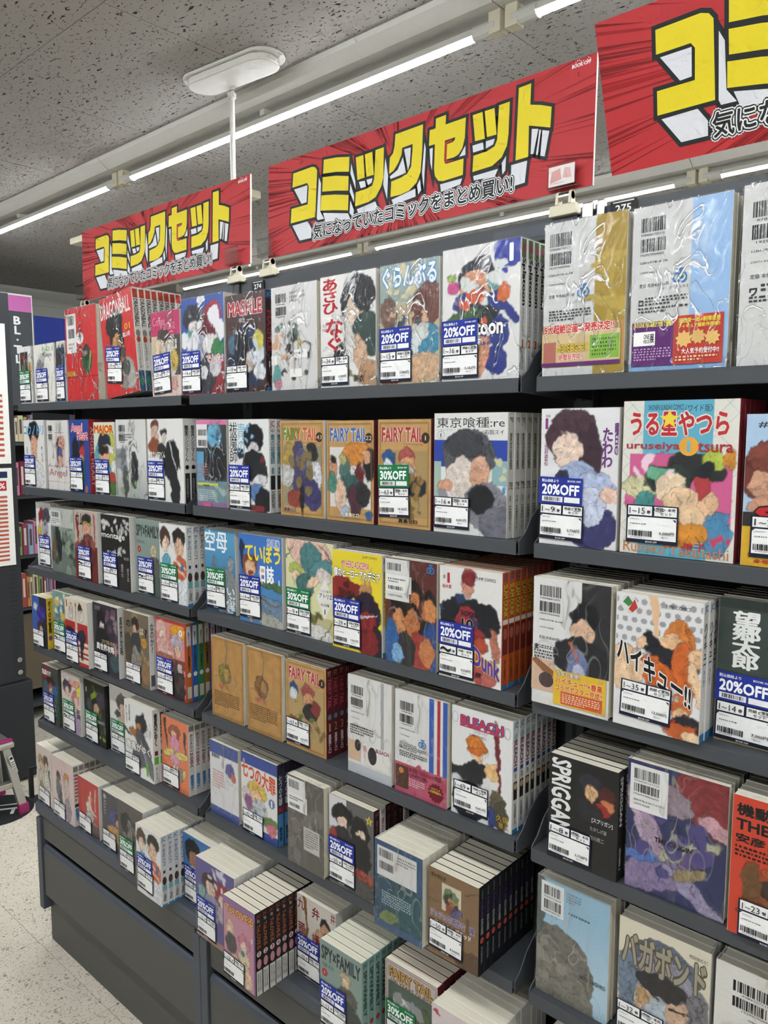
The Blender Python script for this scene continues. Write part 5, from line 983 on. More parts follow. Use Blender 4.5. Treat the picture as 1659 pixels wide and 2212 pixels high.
S('313', 7, 'white and charcoal back cover with yellow advert strip', 'd9d8d6;r .64 .3 1 1 2e2d30;e .68 .74 .17 .12 0 191b22;e .66 .62 .14 .1 0 d8b498;e .64 .42 .36 .16 0 23242a;e .6 .36 .14 .12 0 6e7aa0;e .62 .32 .08 .06 0 b0b4cc;k .5 .52 .62 .4 .02 c0562c;h .68 .74 .17 .12 0a0c10 14;r 0 .0 1 .06 d4d2ce', backc(True, .09, .94, .28, ('9784088816470', '1929979004408')) + [('ま', .03, .43, .09, .475, '222224', 'B'), ('para', .1, .44, .5, .47, 2, '3a3a3c'), ('para', .03, .36, .45, .43, 3, '3a3a3c'), ('box', 0, .11, .3, .36, 'c8a890'), ('poly', [(.0, .34), (.28, .2), (.3, .28), (.05, .37)], '8a5a3c'), ('ell', .2, .2, .1, .06, '4a3a38'), ('box', .3, .03, .97, .30, 'd8b02e'), ('box', .4, .04, .93, .14, 'c8582a'), ('今年も実現!!', .34, .255, .65, .295, 'f0e6d0', 'b|4a2a18'), ('ハイキュー!!×春高', .33, .195, .93, .25, 'c8502a', 'B|f0dca0'), ('コラボポスター完成!!', .33, .14, .93, .19, 'c8502a', 'B|f0dca0'), ('para', .42, .05, .9, .125, 5, 'e8c8a8')], film='h', back=True)
S('314', 7, 'white comics with orange shapes and slanted black lettering', 'dcdbda;d 0 .5 1 1 9a9a9c 9;e .75 .72 .18 .13 0 c8793a;e .66 .68 .12 .08 0 e0b48a;k .45 .98 .5 .7 .06 e0b890;e .42 .66 .13 .08 0 1d2028;e .32 .64 .07 .06 0 e0bb98;e .7 .56 .3 .09 -10 22242c;e .82 .5 .14 .2 10 c9652c;e .5 .45 .25 .1 -20 c9652c;e .95 .6 .12 .07 -20 e0b890;e .95 .42 .08 .16 20 e0c09a;e .15 .42 .2 .16 -20 e0c09c;e .1 .56 .12 .06 0 e0b890;e .8 .24 .12 .1 0 c86c38;e .8 .16 .09 .07 0 e0b28a;e .85 .1 .18 .07 0 22242c;e .8 .06 .2 .06 0 b85a2c;e .92 .04 .12 .04 0 e0c09a;h .7 .68 .25 .2 5a2c10 20', [('ell', .16, .92, .1, .06, 'd5d3ce'), ('poly', [(.08, .93), (.14, .98), (.2, .93), (.15, .9)], '3f7d4a'), ('poly', [(.15, .88), (.22, .96), (.26, .9), (.2, .86)], 'b83c34'), ('JUMP COMICS', .58, .92, .86, .955, '2a2a2c'), ('ハイキュー!!', .03, .50, .9, .68, '17171a', 'B|e6e4e0', -.32), ('新たな“頂の景色”へ!!', .16, .30, .76, .35, '2a1c14', 'b|f0e8dc', -.06), ('6日', .64, .2, .72, .24, 'c85a2a', 'b'), ('ー!!', .64, .1, .74, .14, 'c8502a', 'b')], '', '1~35', '13,000円', tp=(.010, .016), tilt=-2, circ='m', spine=('d9d7d2', [('JC', .1, .92, .9, .98, '3a74a8', 'b'), ('ハイキュー!!', .15, .4, .85, .85, '1a1a1c', 'vb'), ('box', 0, 0, 1, .06, '2f7ab0')]))
S('315', 5, 'dark green comics with white brush kanji', '3a4541;n .15;e .85 .62 .35 .3 0 1f1b19;e .78 .42 .12 .12 0 5e4030;e .95 .4 .25 .14 0 3a2a22;r 0 0 1 .1 b8a878', [('望郷太郎', .14, .52, .42, .92, 'e0e2de', 'vB')], '20', '1~14', '7,000円', tp=(.001, .004), tilt=-1, circ='m')
# ---- fourth shelf
S('41', 7, 'small blue and black comics with yellow spine', '2c2d3c;r 0 0 .5 1 4161a8;e .25 .78 .14 .08 0 c8ccd4;e .65 .7 .3 .14 0 3e2f86;m .65 .65 .25 .15 5a48a8 6;e .55 .42 .2 .1 0 4a342a;e .6 .36 .12 .07 0 c8a088;r .5 0 1 .3 242530;h .5 .6 .4 .3 14141c 12', (), '', '1~12', tp=(.006, .0), spine=('d6b636', [('ダイの大冒険', .15, .3, .85, .95, '2a2418', 'vB'), ('ell', .5, .22, .4, .05, '6a4a8a')]), bay='left')
S('42', 6, 'green and blue busy comics with green sticker', '7a9a8a;m .5 .7 .5 .3 4a7a94 10;m .5 .6 .5 .3 c8b460 8;m .5 .5 .5 .3 a86a4c 6;m .4 .8 .4 .2 e0d8c8 5;h .5 .6 .4 .3 2a3a3c 14', (), '30', '~', tp=(.006, .002))
S('43', 6, 'cream comics with red step pattern', 'd8ccb8;r .3 .5 1 .66 d8ccb8;r 0 .42 .45 .66 b03034;r .55 .38 1 .66 b03034;r .55 .3 1 .33 b03034;r .6 .2 1 .23 b03034;r 0 .0 1 .05 b03034;r .3 .12 1 .15 b03034;e .28 .84 .1 .1 0 d0bca8;e .28 .76 .12 .08 0 c8c4bc;e .7 .86 .1 .09 0 2e2826;e .72 .78 .13 .1 0 cfc8be;e .72 .46 .18 .1 0 22303c;k .68 .4 .7 .1 .06 26282e;k .78 .4 .76 .1 .05 26282e;e .2 .5 .2 .06 0 2a2626', [('1', .05, .86, .14, .97, 'a82c34', 'B'), ('聖☆おにいさん', .46, .55, .54, .95, '2e2624', 'v')], '20', '1~18', tp=(.004, .002))
S('44', 6, 'dark plum comics with white gothic kanji', '35303a;e .35 .76 .2 .16 0 17171c;e .36 .66 .1 .08 0 cfc0bc;e .35 .45 .28 .2 0 1c1b20;m .75 .75 .25 .2 6a4a5c 12;m .75 .55 .2 .2 4c3a4c 8;e .85 .2 .2 .12 0 3e5456;m .8 .6 .2 .3 8c7a80 7;h .5 .6 .5 .35 0c0b10 24', [('ひびき', .1, .9, .3, .96, 'b8b4b4'), ('ひとりぼっちの', .35, .44, .85, .5, 'c8b080', 'b'), ('異世界攻略', .12, .33, .84, .43, 'e2e0dc', 'B'), ('1', .86, .31, .93, .45, 'c88a84', 'B')], '', '1~16', tp=(.002, .004), circ='m', spine=('d4d2ce', [('異世界攻略', .2, .3, .8, .9, '2a2428', 'vb')]))
S('45', 6, 'brown comics with a standing grey figure shape', '6f6250;m .5 .6 .5 .4 8a7a5c 10;e .45 .84 .16 .1 0 2e2824;e .44 .76 .1 .07 0 cfa890;e .48 .58 .2 .16 0 3c3e44;e .45 .34 .22 .2 0 8a8780;e .8 .62 .12 .08 0 b88a3c;e .15 .5 .16 .2 0 4c4438;m .8 .35 .2 .2 a88a68 8;e .85 .2 .2 .16 0 8c7050;h .5 .5 .45 .4 2c241c 22', [('の', .1, .78, .28, .88, '221c18', 'B'), ('は', .65, .72, .8, .82, 'c8bca0', 'B'), ('?', .85, .7, .95, .82, '221c18', 'B')], '', '1~10', tp=(.006, .004), circ='m', spine=('d6d4d0', [('なのか?', .15, .5, .85, .9, '2e2620', 'vb'), ('box', .1, .05, .9, .2, '55606a')]))
S('46', 7, 'red-framed orange and pink comics, rainbow spines', 'b03030;r .04 .03 .96 .97 d08a84;e .75 .88 .25 .1 0 dc9a34;e .2 .86 .18 .12 0 d8b0a4;e .22 .76 .12 .1 0 e0c4b4;e .25 .66 .22 .1 0 cfa49c;e .72 .72 .2 .12 0 b8a8b4;e .74 .62 .12 .08 0 d9b49c;r .04 .4 .96 .52 7a4038;e .3 .5 .3 .06 0 a86a5c;e .75 .2 .22 .26 0 2a2628;m .6 .3 .3 .2 4c3c3c 6;h .6 .5 .4 .4 3a2020 20', [('ell', .85, .87, .06, .045, 'e4e0dc'), ('1', .83, .85, .87, .89, '3a3a3c', 'b'), ('ありふれた職業で', .1, .55, .6, .6, 'e4dcd4', 'b'), ('最強', .68, .36, .93, .47, 'd8c8c0', 'vb')], '20', '1~16', tp=(.006, .004), circ='m',
  spines=['c0642c', '2f5a9c', '3a7a4c', '8a6a2c', '5a3a86', '8a3050', '2f6a7a'], spine=('c0642c', [('box', .1, .72, .9, .97, 'd4cfca'), ('ありふれた職業で', .3, .4, .75, .9, '2a2628', 'vb'), ('ell', .5, .35, .38, .03, 'd8d4d0'), ('box', .1, .05, .9, .2, 'cfc8b8')]))
PB = 'b98c52;t 946a34;n .12;'
def fback(c): return [('frame', .03, .02, .97, .98, '7a5630', .0009), ('frame', .05, .035, .95, .965, '8a6438', .0006), ('FAIRY TAIL', .24, .37, .56, .42, 'a83438', 'B|c8a470'), ('para', .08, .14, .86, .33, 8, '6a4c28')]
S('47', 7, 'plain parchment back cover with olive emblem', PB + 'e .42 .56 .2 .13 0 7d7438;e .34 .6 .1 .06 30 8a7c3e;e .48 .56 .09 .08 0 b08a4e', fback(0), film='h', back=True)
S('48', 7, 'plain parchment back cover with brown emblem', PB + 'e .42 .56 .2 .13 0 7e5634;e .34 .6 .1 .06 30 86603a;e .48 .56 .09 .08 0 a87c48', fback(1), film='h', back=True)
S('49', 7, 'parchment comics with red lettering and maroon spines', PARCH + 'r .08 .1 .95 .74 ab9062;e .2 .68 .12 .08 0 2a4c78;e .19 .62 .1 .07 0 c8ccd0;e .55 .68 .15 .09 0 9a4c48;e .58 .58 .16 .09 0 c48e68;e .62 .46 .2 .1 0 222428;e .2 .28 .12 .1 0 8a4a38;e .3 .32 .08 .07 0 c0a870;m .6 .25 .35 .16 7c6238 14;h .5 .4 .4 .3 4a3820 26;e .75 .52 .1 .1 0 7a3030;m .5 .3 .3 .1 5a6a38 4', ft('1', 'a8363a'), '', '1~63', '8,637円', tp=(.002, .010), circ='k',
  spine=('521a24', [('FT', .2, .91, .8, .97, 'b08a5c', 'b'), ('FAIRY TAIL', .15, .56, .85, .88, 'b8484c', 'rb'), ('ell', .5, .46, .35, .03, '5a7a86'), ('#', .25, .30, .75, .39, 'b08a5c'), ('真島ヒロ', .22, .06, .78, .27, 'd8d0cc', 'vb')]), vols=True)
S('410', 7, 'white back cover with thin grey stripes', 'd5d4d1;r .73 .34 .745 1 55565e;r .77 .34 .79 1 6a6b72;r .81 .34 .825 1 55565e;r 0 0 1 .1 b4b8bc', backc(True, .08, .9, .28) + [('para', .06, .4, .6, .5, 4, '3a3a3c'), ('box', .02, .14, .3, .34, 'c8a88c'), ('ell', .24, .3, .07, .06, '2c2826'), ('box', .35, .13, .97, .34, 'd9d5d0'), ('ell', .58, .24, .1, .09, '2e2c30'), ('BLEACH', .66, .29, .95, .33, '7a2c4c', 'B'), ('熱戦バトル!!', .37, .15, .45, .32, 'c0602c', 'v')], film='h', back=True)
S('411', 7, 'white back cover with blue and red bars', 'd6d5d3;r .66 .25 .76 1 2f56a8;r .81 .25 .87 1 b02a34;r .92 .25 1 1 2f56a8;r 0 0 1 .29 b4506a;m .5 .14 .5 .14 a8405c 8', backc(True, .1, .9, .27, ('9784088', '1929979')) + JC(.48, .50) + [('山', .1, .44, .16, .48, '222224', 'B'), ('para', .18, .43, .63, .48, 3, '3a3a3c'), ('para', .1, .36, .63, .42, 3, '3a3a3c'), ('box', .03, .05, .27, .27, '4a3428'), ('ell', .14, .22, .05, .03, 'c07a3a'), ('劇場版「BLEACH 地獄篇」', .29, .235, .92, .28, '7a1c34', 'b'), ('12月4日公開!!', .29, .185, .65, .225, '5a1830', 'b'), ('para', .29, .09, .6, .17, 4, 'e8c8cc'), ('star', .8, .12, .15, '6a1c28', 14, .8), ('TVアニメ', .72, .145, .88, .165, 'e0c84a', 'b'), ('大好評放送中!!', .69, .115, .91, .14, 'e0c84a', 'b')], film='h', back=True)
S('412', 9, 'white comics with orange hair shape and red sword', 'dbdbd9;e .42 .68 .16 .1 0 cc7a30;e .43 .6 .1 .07 0 dcb690;e .4 .64 .14 .04 0 c0662a;e .42 .45 .24 .1 10 1b1d22;e .68 .5 .13 .08 0 dcb47e;k .74 .9 .82 .3 .05 6e2a2e;k .74 .94 .74 .86 .035 8c8468;e .2 .38 .3 .07 -15 23252b;e .3 .3 .35 .05 -10 c4c6c8;e .3 .16 .28 .2 20 1a1c22;e .75 .22 .16 .12 -10 5a5444;e .82 .12 .12 .14 0 4a483c;k .6 .4 .62 .0 .07 d6d5d2;e .68 .08 .06 .1 0 2c3e78;h .42 .68 .2 .1 8a4416 20;h .3 .3 .3 .2 0a0c10 12', [('BLEACH', .15, .845, .86, .935, 'b83a48', 'B|3a4a8a'), ('box', .14, .83, .84, .842, 'b83a48'), ('ブリーチ', .38, .80, .6, .828, 'e8e8ec', 'B|3a4a9a'), ('JUMP COMICS', .3, .755, .58, .785, '2a2a2c'), ('ring', .06, .9, .05, .05, '5a74a8', .0006), ('ring', .92, .88, .05, .05, '5a74a8', .0006), ('久保', .76, .08, .96, .14, 'b08a2c', 'b'), ('帯人', .8, .02, .96, .075, 'b08a2c', 'b')], '', '1~69', '9,091円', tp=(.006, .010), circ='m',
  spine=('d8d7d3', [('JC', .12, .92, .88, .98, '2f6ea8', 'b'), ('ell', .5, .86, .38, .03, 'a0bccc'), ('BLEACH', .18, .6, .82, .83, '7a2f5e', 'rB'), ('box', .2, .55, .8, .585, '3a4a9a'), ('#', .3, .49, .7, .53, '4a4a4e', 'b'), ('box', .15, .3, .85, .46, '2a241e'), ('ell', .5, .42, .32, .03, 'c8a888'), ('久保帯人', .25, .08, .75, .27, '2a2a2c', 'v'), ('box', 0, 0, 1, .04, '2f7ab0')]), vols=True)
S('413', 8, 'small black comics with white vertical lettering', '1b1b1d;e .62 .82 .17 .1 0 2a2c36;e .62 .74 .1 .08 0 cfa67c;e .84 .74 .12 .09 0 4a1f1c;e .85 .66 .08 .05 0 c87a50;e .75 .6 .14 .06 -10 8e2a24;e .6 .56 .2 .1 0 25262a;h .7 .7 .2 .2 0a0a0c 14', [('SPRIGGAN', .03, .28, .34, .97, 'dcdcda', 'rB'), ('[スプリガン]', .64, .47, .93, .52, 'e0e0dc', 'b'), ('たかしげ宙', .62, .395, .85, .435, 'b8b8b4'), ('皆川亮二', .62, .31, .82, .35, 'b8b8b4')], '', '1~8', '2,728円', tp=(.001, .006), tilt=-1, circ='k', spine=('1b1b1d', [('SPRIGGAN', .2, .5, .8, .95, 'd4d4d0', 'rB'), ('皆川亮二', .3, .1, .7, .3, 'c8c8c4', 'vb')]))
S('414', 7, 'purple and navy back cover with brushed machine shapes', '2b3158;e .85 .82 .4 .2 -40 7e2f33;e .45 .78 .25 .1 -30 8c7c86;e .2 .55 .12 .3 25 a08a9e;e .1 .6 .05 .2 15 b09ab0;e .9 .66 .2 .06 -20 c0949c;e .62 .4 .4 .08 32 a8a68c;e .75 .4 .2 .06 32 5a4a78;e .3 .16 .45 .12 20 7e7094;e .7 .12 .4 .06 -35 8f86a4;e .15 .28 .2 .05 10 4a6aa8;e .65 .25 .2 .05 25 8c7c5c;m .5 .4 .4 .3 4a4478 8;h .5 .4 .45 .4 1a1c3c 26', [('box', .03, .62, .42, .97, 'd9d8d6'), ('bar', .07, .86, .33, .94), ('9784047157705', .07, .838, .33, .852, '2a2a2e'), ('bar', .07, .76, .33, .825), ('1920979005600', .07, .735, .33, .749, '2a2a2e'), ('ISBN978-4-04-715770-5', .07, .69, .39, .705, '3a3a3e'), ('C0979 ¥560E', .07, .66, .24, .675, '3a3a3e'), ('THE ORIGIN', .3, .42, .68, .46, '15151e', 'B')], film='h', back=True)
S('415', 6, 'orange-red comics with black kanji at the frame edge', 'c8412c;e .6 .38 .36 .2 0 9e4a26;e .6 .5 .3 .05 0 b0562c;e .55 .38 .28 .09 0 3a2c26;e .45 .4 .07 .03 0 c05a98;e .6 .3 .14 .14 0 b86a2c;e .2 .4 .1 .16 0 6a4a2c;k .45 .62 .55 .5 .06 a05a2c;e .4 .2 .3 .12 0 7a4a2c;h .5 .35 .35 .25 4a2214 20', [('機動戦士', .04, .86, .7, .95, '1a1a1c', 'B'), ('THE ORIGIN', .04, .76, .97, .84, '1a1a1c', 'B'), ('安彦良和', .04, .67, .6, .735, '1a1a1c', 'B'), ('para', .04, .56, .6, .65, 3, '2a1a16')], '', '1~23', tp=(.014, .0))
# ---- fifth shelf
S('51', 6, 'dark comics with red disc and teal checks', '4a4a48;e .3 .86 .24 .12 0 8e2f34;e .55 .72 .24 .12 0 3a2c2a;e .56 .62 .14 .1 0 cfa284;e .55 .68 .08 .04 0 a84a44;e .8 .6 .16 .1 0 3566a0;e .8 .32 .18 .2 0 2f6a64;e .25 .6 .2 .12 0 55606a;e .7 .3 .1 .14 0 c0906c;d .65 .1 1 .4 182a28 7;h .5 .6 .4 .3 14100e 22', [('鬼滅の刃', .04, .82, .58, .92, 'dcdad6', 'B|2a1c1c')], '20', '1~23', tp=(.010, .002), spine=('3a4a3c', ()), bay='left')
S('52', 6, 'pastel comics with pink and lilac hair shapes', 'd8c8bc;e .3 .76 .24 .12 0 4a4458;e .32 .68 .13 .08 0 e0c0ac;e .76 .62 .2 .14 0 cf8a90;e .76 .54 .13 .1 0 e0beaa;r .82 .66 1 .9 d8cf4c;e .7 .86 .3 .06 0 d89a84;e .8 .2 .24 .2 0 b09ab4;h .5 .65 .4 .25 5a3a48 18', [('カッコウの', .04, .88, .7, .97, 'dcd8d4', 'B|8a7a80'), ('許嫁', .78, .28, .97, .45, '3a3a44', 'vb')], '30', '~', tp=(.010, .004))
S('53', 6, 'near-black comics with lime green streaks', '2a2c26;e .55 .76 .24 .1 10 7f9a34;e .55 .66 .2 .1 0 23251c;e .58 .58 .14 .09 0 b99a7c;k .45 .95 .9 .4 .02 6a7a34;e .25 .6 .14 .1 0 4a4c50;e .5 .42 .35 .1 0 3a3e30;m .7 .3 .3 .2 56603a 8;e .8 .75 .2 .14 0 443c48;m .8 .1 .2 .08 8aa03c 4;h .5 .6 .4 .35 0c0d0a 26', [('1', .09, .8, .15, .88, 'd4d4d0'), ('終わりのセラフ', .55, .36, .95, .42, 'd0d0cc', 'b')], '30', '1~12', tp=(.008, .002), spine=('151618', ()))
S('54', 6, 'white comics with a bristly grey head shape', 'd6d3ce;e .5 .78 .25 .13 0 6e665e;e .5 .7 .13 .08 0 cfb29c;e .55 .48 .25 .14 0 c8a890;e .3 .6 .1 .06 0 4a4a4c;h .5 .78 .28 .15 3a342e 30;m .5 .5 .3 .2 b8a89c 6', (), '30', '1~19', tp=(.010, .004))
S('55', 6, 'white comics with flying black hair and green numeral', 'dcdcd8;e .6 .74 .22 .14 20 2b2d30;e .5 .64 .1 .1 0 b87a4c;e .35 .58 .2 .06 -20 a86c40;k .0 .6 .25 .52 .04 3a3c40;e .68 .4 .2 .3 30 4c4f55;e .55 .3 .3 .16 20 5a5d62;e .85 .2 .12 .2 40 6a6d72;h .65 .72 .32 .22 1a1b1d 44;k .6 .5 .85 .1 .03 8a8d90', [('竜馬がゆく', .05, .34, .9, .46, 'dedcd6', 'B|4a4a4c'), ('1', .7, .06, .86, .24, '62b23a', 'B'), ('司馬遼太郎', .16, .72, .22, .95, '4a4a4c', 'v'), ('鈴ノ木ユウ', .05, .68, .11, .93, '6a6a6c', 'v')], '', '1~13', tp=(.001, .002), circ='m', spine=('dcdbd7', [('竜馬がゆく', .15, .5, .85, .95, '1e1e20', 'vB'), ('box', .2, .38, .8, .44, '5a2a3c'), ('box', .1, .26, .9, .36, '5cb03c'), ('鈴ノ木ユウ', .3, .04, .7, .22, '2a2a2c', 'v')]))
S('56', 7, 'salmon orange comics with yellow ribbon and pink figure', 'd97c55;e .5 .82 .22 .1 0 9a5a48;e .48 .78 .11 .06 0 e0b49c;e .5 .62 .2 .16 0 cf8ca0;e .5 .44 .18 .1 0 cf94a8;e .45 .26 .05 .12 0 e0bfa8;e .58 .26 .05 .12 0 e0bfa8;k .14 .95 .22 .58 .05 3f4440;k .88 .85 .9 .55 .05 3f4440;e .25 .5 .24 .05 20 d8c476;e .75 .52 .24 .05 0 d8c476;e .8 .25 .06 .1 -20 d4c07c;e .3 .2 .1 .08 0 8a8478;e .7 .25 .1 .1 20 8c8578;h .5 .75 .2 .2 6a3a30 12', [('テリトリー', .1, .48, .4, .52, '8a6a3c'), ('Mの住人', .62, .5, .92, .54, '8a6a3c')], '', '1~11', tp=(.006, .004), circ='k',
  spine=('d9d6cf', [('box', 0, .9, 1, .97, '8c8474'), ('テリトリーMの住人', .15, .4, .85, .86, '8e2c34', 'vB'), ('南塔子', .15, .08, .85, .3, '2f74b4', 'vB')]))
S('57', 6, 'white back cover with blue bands and violet blot', 'd3d2d3;r 0 .84 1 1 46568e;r 0 0 1 .12 46568e;e .72 .68 .16 .09 0 5a5790;e .82 .6 .08 .06 0 c0684c;h .5 .4 .5 .3 b8b8bc 14', [('bar', .08, .78, .36, .83), ('para', .1, .36, .5, .62, 7, 'c88a84')], film='h', back=True)
S('58', 6, 'blue-topped comics with ornate orange lettering', 'd7d5d2;r 0 .86 1 1 344a8e;r 0 0 1 .1 344a8e;e .45 .58 .26 .13 0 d0b054;e .42 .5 .16 .08 0 dfb894;e .5 .32 .22 .16 0 b8bcc0;e .15 .48 .12 .1 0 c8b8bc;e .2 .38 .1 .1 0 8a5a80;e .8 .24 .2 .08 10 5c7d46;e .84 .16 .13 .08 0 c0707c;h .45 .58 .28 .14 8a6a24 22;m .5 .35 .2 .12 7c8288 5', [('七つの大罪', .02, .70, .96, .92, 'c4532c', 'B|d8ccd0', -.1), ('star', .85, .5, .1, '6c7ca4', 10, .75), ('1', .82, .46, .88, .54, 'e4e2de', 'b')], '', '1~42', tp=(.006, .002), tilt=-1, circ='k', spine=('34374a', [('box', 0, .88, 1, 1, '33293a'), ('七つの大罪', .15, .5, .85, .87, 'd0ccc8', 'vB'), ('box', .1, .42, .9, .48, 'a03038'), ('box', 0, 0, 1, .4, '4a86b8'), ('鈴木央', .2, .06, .8, .24, '1e1e20', 'vB')]))
S('59', 6, 'dark grey back cover with white barcode label', '5b5852;n .12;m .5 .4 .5 .4 6e6b64 10;h .6 .6 .4 .4 3a3834 26;h .5 .5 .5 .4 7e7a72 22', [('box', 0, .66, .5, .98, 'd4d3cf'), ('bar', .05, .86, .32, .95), ('box', .02, .62, .55, .8, 'dcdbd7'), ('bar', .06, .65, .36, .69), ('para', .06, .72, .45, .77, 2, '4a4a4a'), ('box', .45, .22, .88, .48, 'b8b6b0'), ('para', .48, .25, .85, .46, 8, '55534e')], film='h', back=True)
S('510', 6, 'charcoal comics with two dark figures and gold star', '5d5c5c;r 0 .6 .4 1 c9c9cc;e .3 .82 .24 .12 0 131316;e .3 .73 .11 .07 0 d8bfae;e .7 .72 .2 .16 0 141416;e .72 .68 .1 .06 0 dcc3b2;e .3 .5 .24 .2 0 26262a;e .7 .45 .24 .22 0 1d1d20;e .72 .2 .26 .1 0 7c3630;m .75 .25 .2 .08 a8503c 10;e .7 .08 .3 .12 0 4c4a4a;e .08 .55 .08 .1 0 8c3434;e .3 .2 .25 .15 0 37373a;h .5 .6 .45 .4 060608 30', [('star', .9, .88, .09, 'c9b23c'), ('1', .885, .86, .915, .9, '2a2a20', 'b')], '20', '~30', '4,500円', tp=(.002, .008), circ='m', spines=['241c1e', 'd4d0cc', '241c1e', '2a2022'], spine=('241c1e', [('JC', .15, .93, .85, .98, 'b04a2c', 'b'), ('終わりのセラフ', .25, .4, .75, .9, '8e4a40', 'vb')]))
S('511', 9, 'slate blue back cover with white barcode panel', '33506e;n .2;e .3 .4 .4 .3 0 2c4a5c;e .7 .3 .4 .3 0 2a5058;e .3 .15 .2 .08 20 6a7a4c;r 0 0 1 .08 3a5274', [('box', .06, .60, .88, .94, 'c9c8c6'), ('bar', .1, .82, .40, .91), ('bar', .1, .68, .40, .77), ('para', .48, .8, .86, .9, 3, '6a6a68'), ('para', .16, .28, .78, .44, 6, '9ab0b8')], film='h', back=True)
S('512', 10, 'brown comics with small picture and violet lettering', '7d6246;n .08;e .85 .1 .3 .12 10 5a4632;e .3 .2 .2 .1 0 6c543a;k .0 .64 .3 .62 .01 54402c;k .75 .86 1 .92 .012 4c3a28;r .28 .56 .66 .88 c4bca8;e .45 .74 .16 .09 0 5f7a54;e .5 .66 .12 .08 0 b08458;e .56 .6 .12 .06 0 5a5a84;m .47 .7 .15 .12 3c3430 8;e .42 .62 .07 .05 0 8a4a40', [('荒木飛呂彦', .06, .90, .36, .95, '3c2c1c', 'b'), ('ジョジョの奇妙な冒険', .05, .44, .92, .53, '5a4c92', 'B|c4b89c'), ('ファントム ブラッド', .14, .355, .86, .42, 'dcd8cc', 'B|7a6a58'), ('1', .74, .42, .84, .6, '6a523a', 'b')], '', '1~50', '8,909円', tp=(.004, .012), tilt=-1, circ='k',
  spine=('15161a', [('荒木飛呂彦', .35, .86, .65, .97, '8a8c90', 'v'), ('ジョジョの', .25, .66, .75, .84, '6a4c90', 'vb'), ('奇妙な冒険', .25, .46, .75, .65, 'a8a8ac', 'vb'), ('ell', .5, .40, .36, .035, 'b85048'), ('荒木飛呂彦', .3, .14, .7, .33, '9a9ca0', 'v')]))
S('513', 7, 'pale blue back cover with grey rock mass', '8fb3c9;g .8 .3 a9c6d6;e .18 .22 .6 .42 -38 6d6a62;e .2 .1 .7 .3 -35 77746a;m .25 .25 .3 .25 87847a 8;e .0 .8 .12 .3 0 55605e;h .1 .75 .15 .2 4a5650 16;h .3 .25 .3 .3 55524a 20', [('box', .06, .7, .38, .97, 'd5d6d4'), ('bar', .1, .86, .34, .94), ('9784063728668', .1, .835, .34, .85, '2a2a2e'), ('bar', .1, .74, .34, .82), ('1929979005337', .1, .715, .34, .73, '2a2a2e'), ('para', .42, .86, .62, .95, 4, '55707c'), ('para', .45, .76, .95, .79, 1, '4a606c'), ('INOUE TAKEHIKO', .62, .28, .97, .315, '30393c', 'b')], film='h', back=True)
S('514', 7, 'cream comics with grey embossed lettering and wild hair', 'd3ccb6;e .5 .72 .4 .2 0 5d6676;e .5 .6 .36 .2 0 8f8c9a;e .52 .35 .3 .28 0 c4a48c;e .45 .3 .12 .16 0 a9b4bc;e .5 .56 .3 .1 0 2e2d2e;e .1 .5 .12 .25 0 6d7c8c;k .58 .42 .8 .43 .02 23201e;k .25 .52 .45 .44 .02 23201e;e .3 .4 .08 .06 0 b89468;e .9 .45 .12 .2 0 77757a;h .5 .6 .45 .3 1e1d20 60;h .2 .5 .2 .3 2c3640 20;h .85 .45 .15 .25 2a282a 20', [('バガボンド', .04, .62, .96, .9, '9a9280', 'B|55503f'), ('MORNING KC', .78, .90, .97, .93, '55524c')], '', '1~32', tp=(.001, .004), circ='k')
S('515', 6, 'white back cover at the lower right frame edge', 'd6d4cd', backc(True, .18, .9, .55, ('9784107715883', '1929979005146')), film='h', back=True)
# ---- cabinet top
S('61', 9, 'pale cream comics with two blond and brown figures', 'd3c6bb;e .28 .74 .16 .1 0 b49a70;e .28 .66 .1 .07 0 dcbfa8;e .62 .76 .16 .1 0 6a5648;e .64 .67 .1 .07 0 dcc0aa;e .6 .45 .25 .14 0 d0ccc2;e .3 .45 .2 .14 0 c8bcac;k .8 .6 .9 .3 .06 5c6064;e .3 .28 .12 .08 0 9aa064;h .45 .7 .3 .15 5a4636 14', (), '', '1~12', tp=(.016, .002), tilt=-3, bay='left')
S('62', 9, 'pale pink comics with slim grey figures, red-lettered spines', 'd4bfba;e .3 .72 .1 .06 0 5a4c46;e .32 .5 .13 .22 0 6a7270;e .68 .72 .12 .1 0 c08a54;e .68 .55 .14 .18 0 c9b5ac;e .4 .25 .08 .2 0 4c545a;e .7 .2 .16 .2 0 9a8e98;m .5 .8 .4 .2 dcb0ac 6;h .5 .5 .4 .4 6a5650 12', (), '', '1~2', tp=(.010, .0), tilt=-2, spine=('d8d4ce', [('box', 0, .9, 1, .98, '8c8474'), ('para', .15, .4, .85, .86, 8, 'a8303a'), ('box', .1, .32, .9, .37, '3a3a3c'), ('南塔子', .15, .08, .85, .3, '2f74b4', 'vB')]))
S('63', 9, 'red comics with a pale leaping figure shape', 'b53b38;e .58 .66 .12 .07 0 d0a070;e .52 .52 .14 .1 10 dcc8bc;k .5 .5 .85 .4 .05 dcc4b8;e .55 .34 .22 .1 0 b8b4b0;k .85 .9 .8 .5 .03 d4b8ac;e .8 .16 .12 .12 0 8c8884;r .6 0 1 .22 5a4a48;k .62 .8 .5 .6 .03 dcc4b8;h .5 .4 .3 .2 7a2422 10', [('para', .14, .32, .3, .92, 8, 'c8665e')], '', '1~12', tp=(.004, .002), tilt=-2, circ='k')
